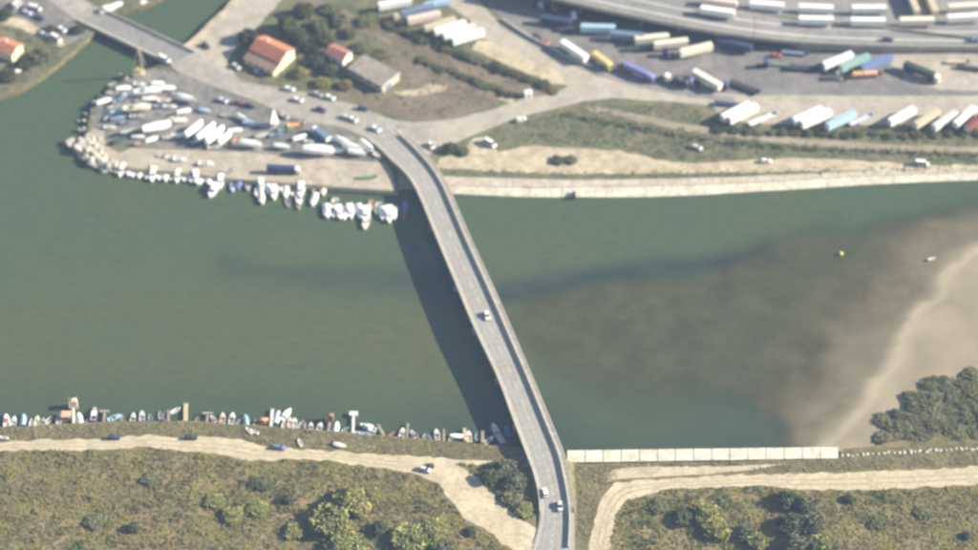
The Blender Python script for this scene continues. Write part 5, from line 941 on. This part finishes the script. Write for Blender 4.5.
for u, v, r0 in cells:
    rk = (r0-372)//11; rowi[rk] = rowi.get(rk, 0)+1
    tree(u, v, random.choice(('olive', 'grey', 'olive', 'brown')), random.uniform(2.8, 4.0), f'{ORD[rowi[rk]-1]} bush from left in the {ORD[rk]} row from top of the beach thicket', .25, random.uniform(1.6, 2.6), 'thicket_bush', 'bushes of the beach thicket')
for line, n, nm, r0, h0, kd in [([(372, 14), (410, 33), (455, 50), (500, 66), (553, 88)], 26, 'far hedge of the railway bank', 2.3, 1.7, ('dark', 'olive', 'grey')), ([(423, 58), (470, 76), (510, 93)], 15, 'near hedge of the railway bank', 2.0, 1.4, ('olive', 'grey')),
        ([(722, 127), (800, 131), (880, 133), (978, 132), (1000, 132)], 26, 'hedge under the slanting trailers', 2.2, 1.5, ('olive', 'grey', 'dark'))]:
    for i in range(n):
        t = i/(n-1)*(len(line)-1); j = min(int(t), len(line)-2); u = line[j][0]+(line[j+1][0]-line[j][0])*(t-j); v = line[j][1]+(line[j+1][1]-line[j][1])*(t-j)
        zz = ZN if v < 300 else .3
        tree(u+random.uniform(-2, 2), v+random.uniform(-1.5, 1.5), random.choice(kd), r0*random.uniform(.75, 1.2), f'{ORD[i]} bush from the left in the {nm}', zz, h0*random.uniform(.7, 1.25), 'hedge_bush' if 'hedge' in nm else 'thicket_bush', nm)

def scrub(name, polys, dens, label, palette, hmax, size, z, per=9, avoid=(), patchy=.0, rad=.55):
    pts = [[G(u, v, z) for u, v in pl] for pl in polys]; av = [[G(u, v, z) for u, v in pl] for pl in avoid]; cs = []
    for pl in pts:
        x0, x1 = min(q.x for q in pl), max(q.x for q in pl); y0, y1 = min(q.y for q in pl), max(q.y for q in pl); n = int((x1-x0)*(y1-y0)*dens)
        x = rng.uniform(x0, x1, n); y = rng.uniform(y0, y1, n); k3 = inside(x, y, pl)
        for q in av: k3 &= ~inside(x, y, q)
        cs.append(np.stack([x[k3], y[k3]], 1))
    c2 = np.concatenate(cs); a = np.array([mnoise.fractal(Vector((x*.022, y*.022, 1)), 1, 2, 3) for x, y in c2]); b2 = np.array([mnoise.fractal(Vector((x*.11, y*.11, 5)), 1, 2, 3) for x, y in c2])
    if patchy: k3 = b2 > rng.normal(-.15, .25, len(b2))-.25+patchy; c2, a, b2 = c2[k3], a[k3], b2[k3]
    n = len(c2); pal = np.array(palette); w1 = np.clip(.5+a*1.9+rng.normal(0, .14, n), 0, 1)[:, None]; w2 = np.clip(.3+b2*2.0+rng.normal(0, .14, n), 0, 1)[:, None]
    col = (pal[0]*(1-w1)+pal[1]*w1)*(1-w2)+pal[2]*w2; col *= rng.uniform(.82, 1.2, (n, 1))
    c3 = np.array([mnoise.fractal(Vector((x*.2, y*.2, 9)), 1, 2, 2) for x, y in c2]); hh = hmax*np.clip(.35+c3*1.5+rng.normal(0, .12, n), .08, 1.8)
    off = rng.normal(size=(n, per, 3)); off /= np.linalg.norm(off, axis=2)[:, :, None]; off *= rng.uniform(.3, 1, (n, per, 1)); off[:, :, :2] *= rad; off[:, :, 2] = np.abs(off[:, :, 2])*hh[:, None]
    cen = np.concatenate([np.repeat(c2[:, None], per, 1), np.full((n, per, 1), z+.05)], 2)+off
    me = leaf_mesh(name, cen.reshape(-1, 3), rng.uniform(.6, 1.3, n*per)*size, (np.repeat(col[:, None], per, 1)*rng.uniform(.85, 1.15, (n, per, 1))).reshape(-1, 3), 1.3)
    return tag(link(name, me), label, 'plants', None, 'stuff')
pathL = p_up + list(reversed(p_lo)); pathR = r_up + list(reversed(r_lo))
SW = [(-25, 452)] + [(u, v+1) for u, v in p_lo[1:-1]] + [(520, 565), (-25, 565)]
SB = [(457, 464), (500, 463), (528, 460), (536, 500), (535, 520), (526, 522), (481, 482)]
SE = [(u+1, v+1) for u, v in r_lo[1:-1]] + [(1010, 485), (1010, 565), (610, 565)]
PAL = [(.20, .15, .065), (.085, .108, .032), (.25, .22, .062)]
scrub('scrub', [SW, SB, SE], .9, 'dense olive and brown scrub covering the near bank', PAL, 1.1, .23, ZS, per=15, rad=.75)
scrub('bank_weeds', [[(u, v+1) for u, v in s_shore[:10]] + [(500, 458)] + list(reversed([(u, v-.5) for u, v in p_up[:14]])), [(566, 466), (840, 460), (1000, 450), (1000, 463), (860, 470), (733, 473), (625, 477), (600, 494), (588, 545), (578, 545), (574, 500)]], .7, 'yellowish weeds and reeds on the near bank edge', [(.34, .275, .13), (.23, .21, .095), (.20, .155, .085)], .5, .2, ZS, per=13, rad=.7, avoid=[[(612, 470), (640, 467), (733, 466), (790, 464), (735, 472), (671, 476), (620, 479)]])
scrub('rough_grass', [[(500, 140), (515, 125), (570, 110), (610, 112), (700, 132), (760, 140), (860, 147), (1000, 153), (1000, 164), (850, 158), (800, 156), (700, 160), (655, 157), (620, 148), (560, 145)], [(560, 112), (590, 104), (620, 104), (700, 108), (720, 122), (760, 128), (1000, 128), (1000, 146), (850, 140), (760, 132), (650, 115)]], .45, 'rough green grass between apron and far quay', [(.12, .14, .072), (.09, .12, .06), (.20, .185, .105)], .4, .24, ZN, 12, rad=.8)
scrub('rough_grass', [[(250, 85), (270, 60), (300, 10), (320, 0), (360, 22), (420, 55), (400, 60), (350, 80), (330, 92)], [(345, 8), (372, 14), (470, 56), (555, 90), (540, 96), (423, 56), (360, 25)], [(395, 60), (425, 60), (500, 98), (440, 119), (380, 108), (345, 92)]], .30, 'rough olive grass round the farmhouse and brown field', [(.19, .165, .09), (.13, .135, .07), (.22, .18, .115)], .5, .24, ZN, 12, rad=.8, avoid=[[(340, 62), (365, 56), (407, 68), (382, 92)]], patchy=.1)
scrub('rough_grass', [[(0, 95), (45, 72), (84, 38), (60, 45), (20, 28), (-10, 25), (-10, 98)]], .35, 'rough grass on the west bank', [(.12, .12, .055), (.09, .10, .05), (.16, .14, .08)], .5, .36, ZN, 7)
scrub('quay_weeds', [[(445, 168), (500, 170), (575, 172), (700, 171), (800, 168), (900, 166), (978, 163), (978, 168), (900, 171), (800, 174), (700, 176), (575, 178), (500, 176), (445, 174)]], .35, 'line of dry weeds along the top of the far quay', [(.16, .13, .08), (.12, .10, .06), (.20, .17, .10)], .45, .3, ZN, 7)
scrub('ditch_weeds', [[(560, 113), (600, 119), (650, 128), (720, 141), (800, 147), (978, 155), (978, 158), (800, 151), (720, 145), (650, 133), (600, 124), (560, 116)]], 1.1, 'dark weeds filling the ditch beside the earth track', [(.05, .06, .035), (.06, .07, .04), (.08, .085, .045)], 1.0, .34, ZN, 8)

# ------------------------------------------------------------------ thin haze over everything
if HAZE:
    hm = bpy.data.materials.new('haze'); hm.use_nodes = True; hn = hm.node_tree.nodes; hn.remove(hn['Principled BSDF'])
    pv = hn.new('ShaderNodeVolumePrincipled'); pv.inputs['Color'].default_value = (.46, .64, 1.0, 1); pv.inputs['Density'].default_value = HAZE; pv.inputs['Anisotropy'].default_value = 0.0
    hm.node_tree.links.new(pv.outputs[0], hn['Material Output'].inputs['Volume'])
    ho = link('haze', MB().box(-E-80, E+80, -E-80, E+80, -6, HC+6).mesh('haze')); ho.data.materials.append(hm); ho['kind'] = 'stuff'
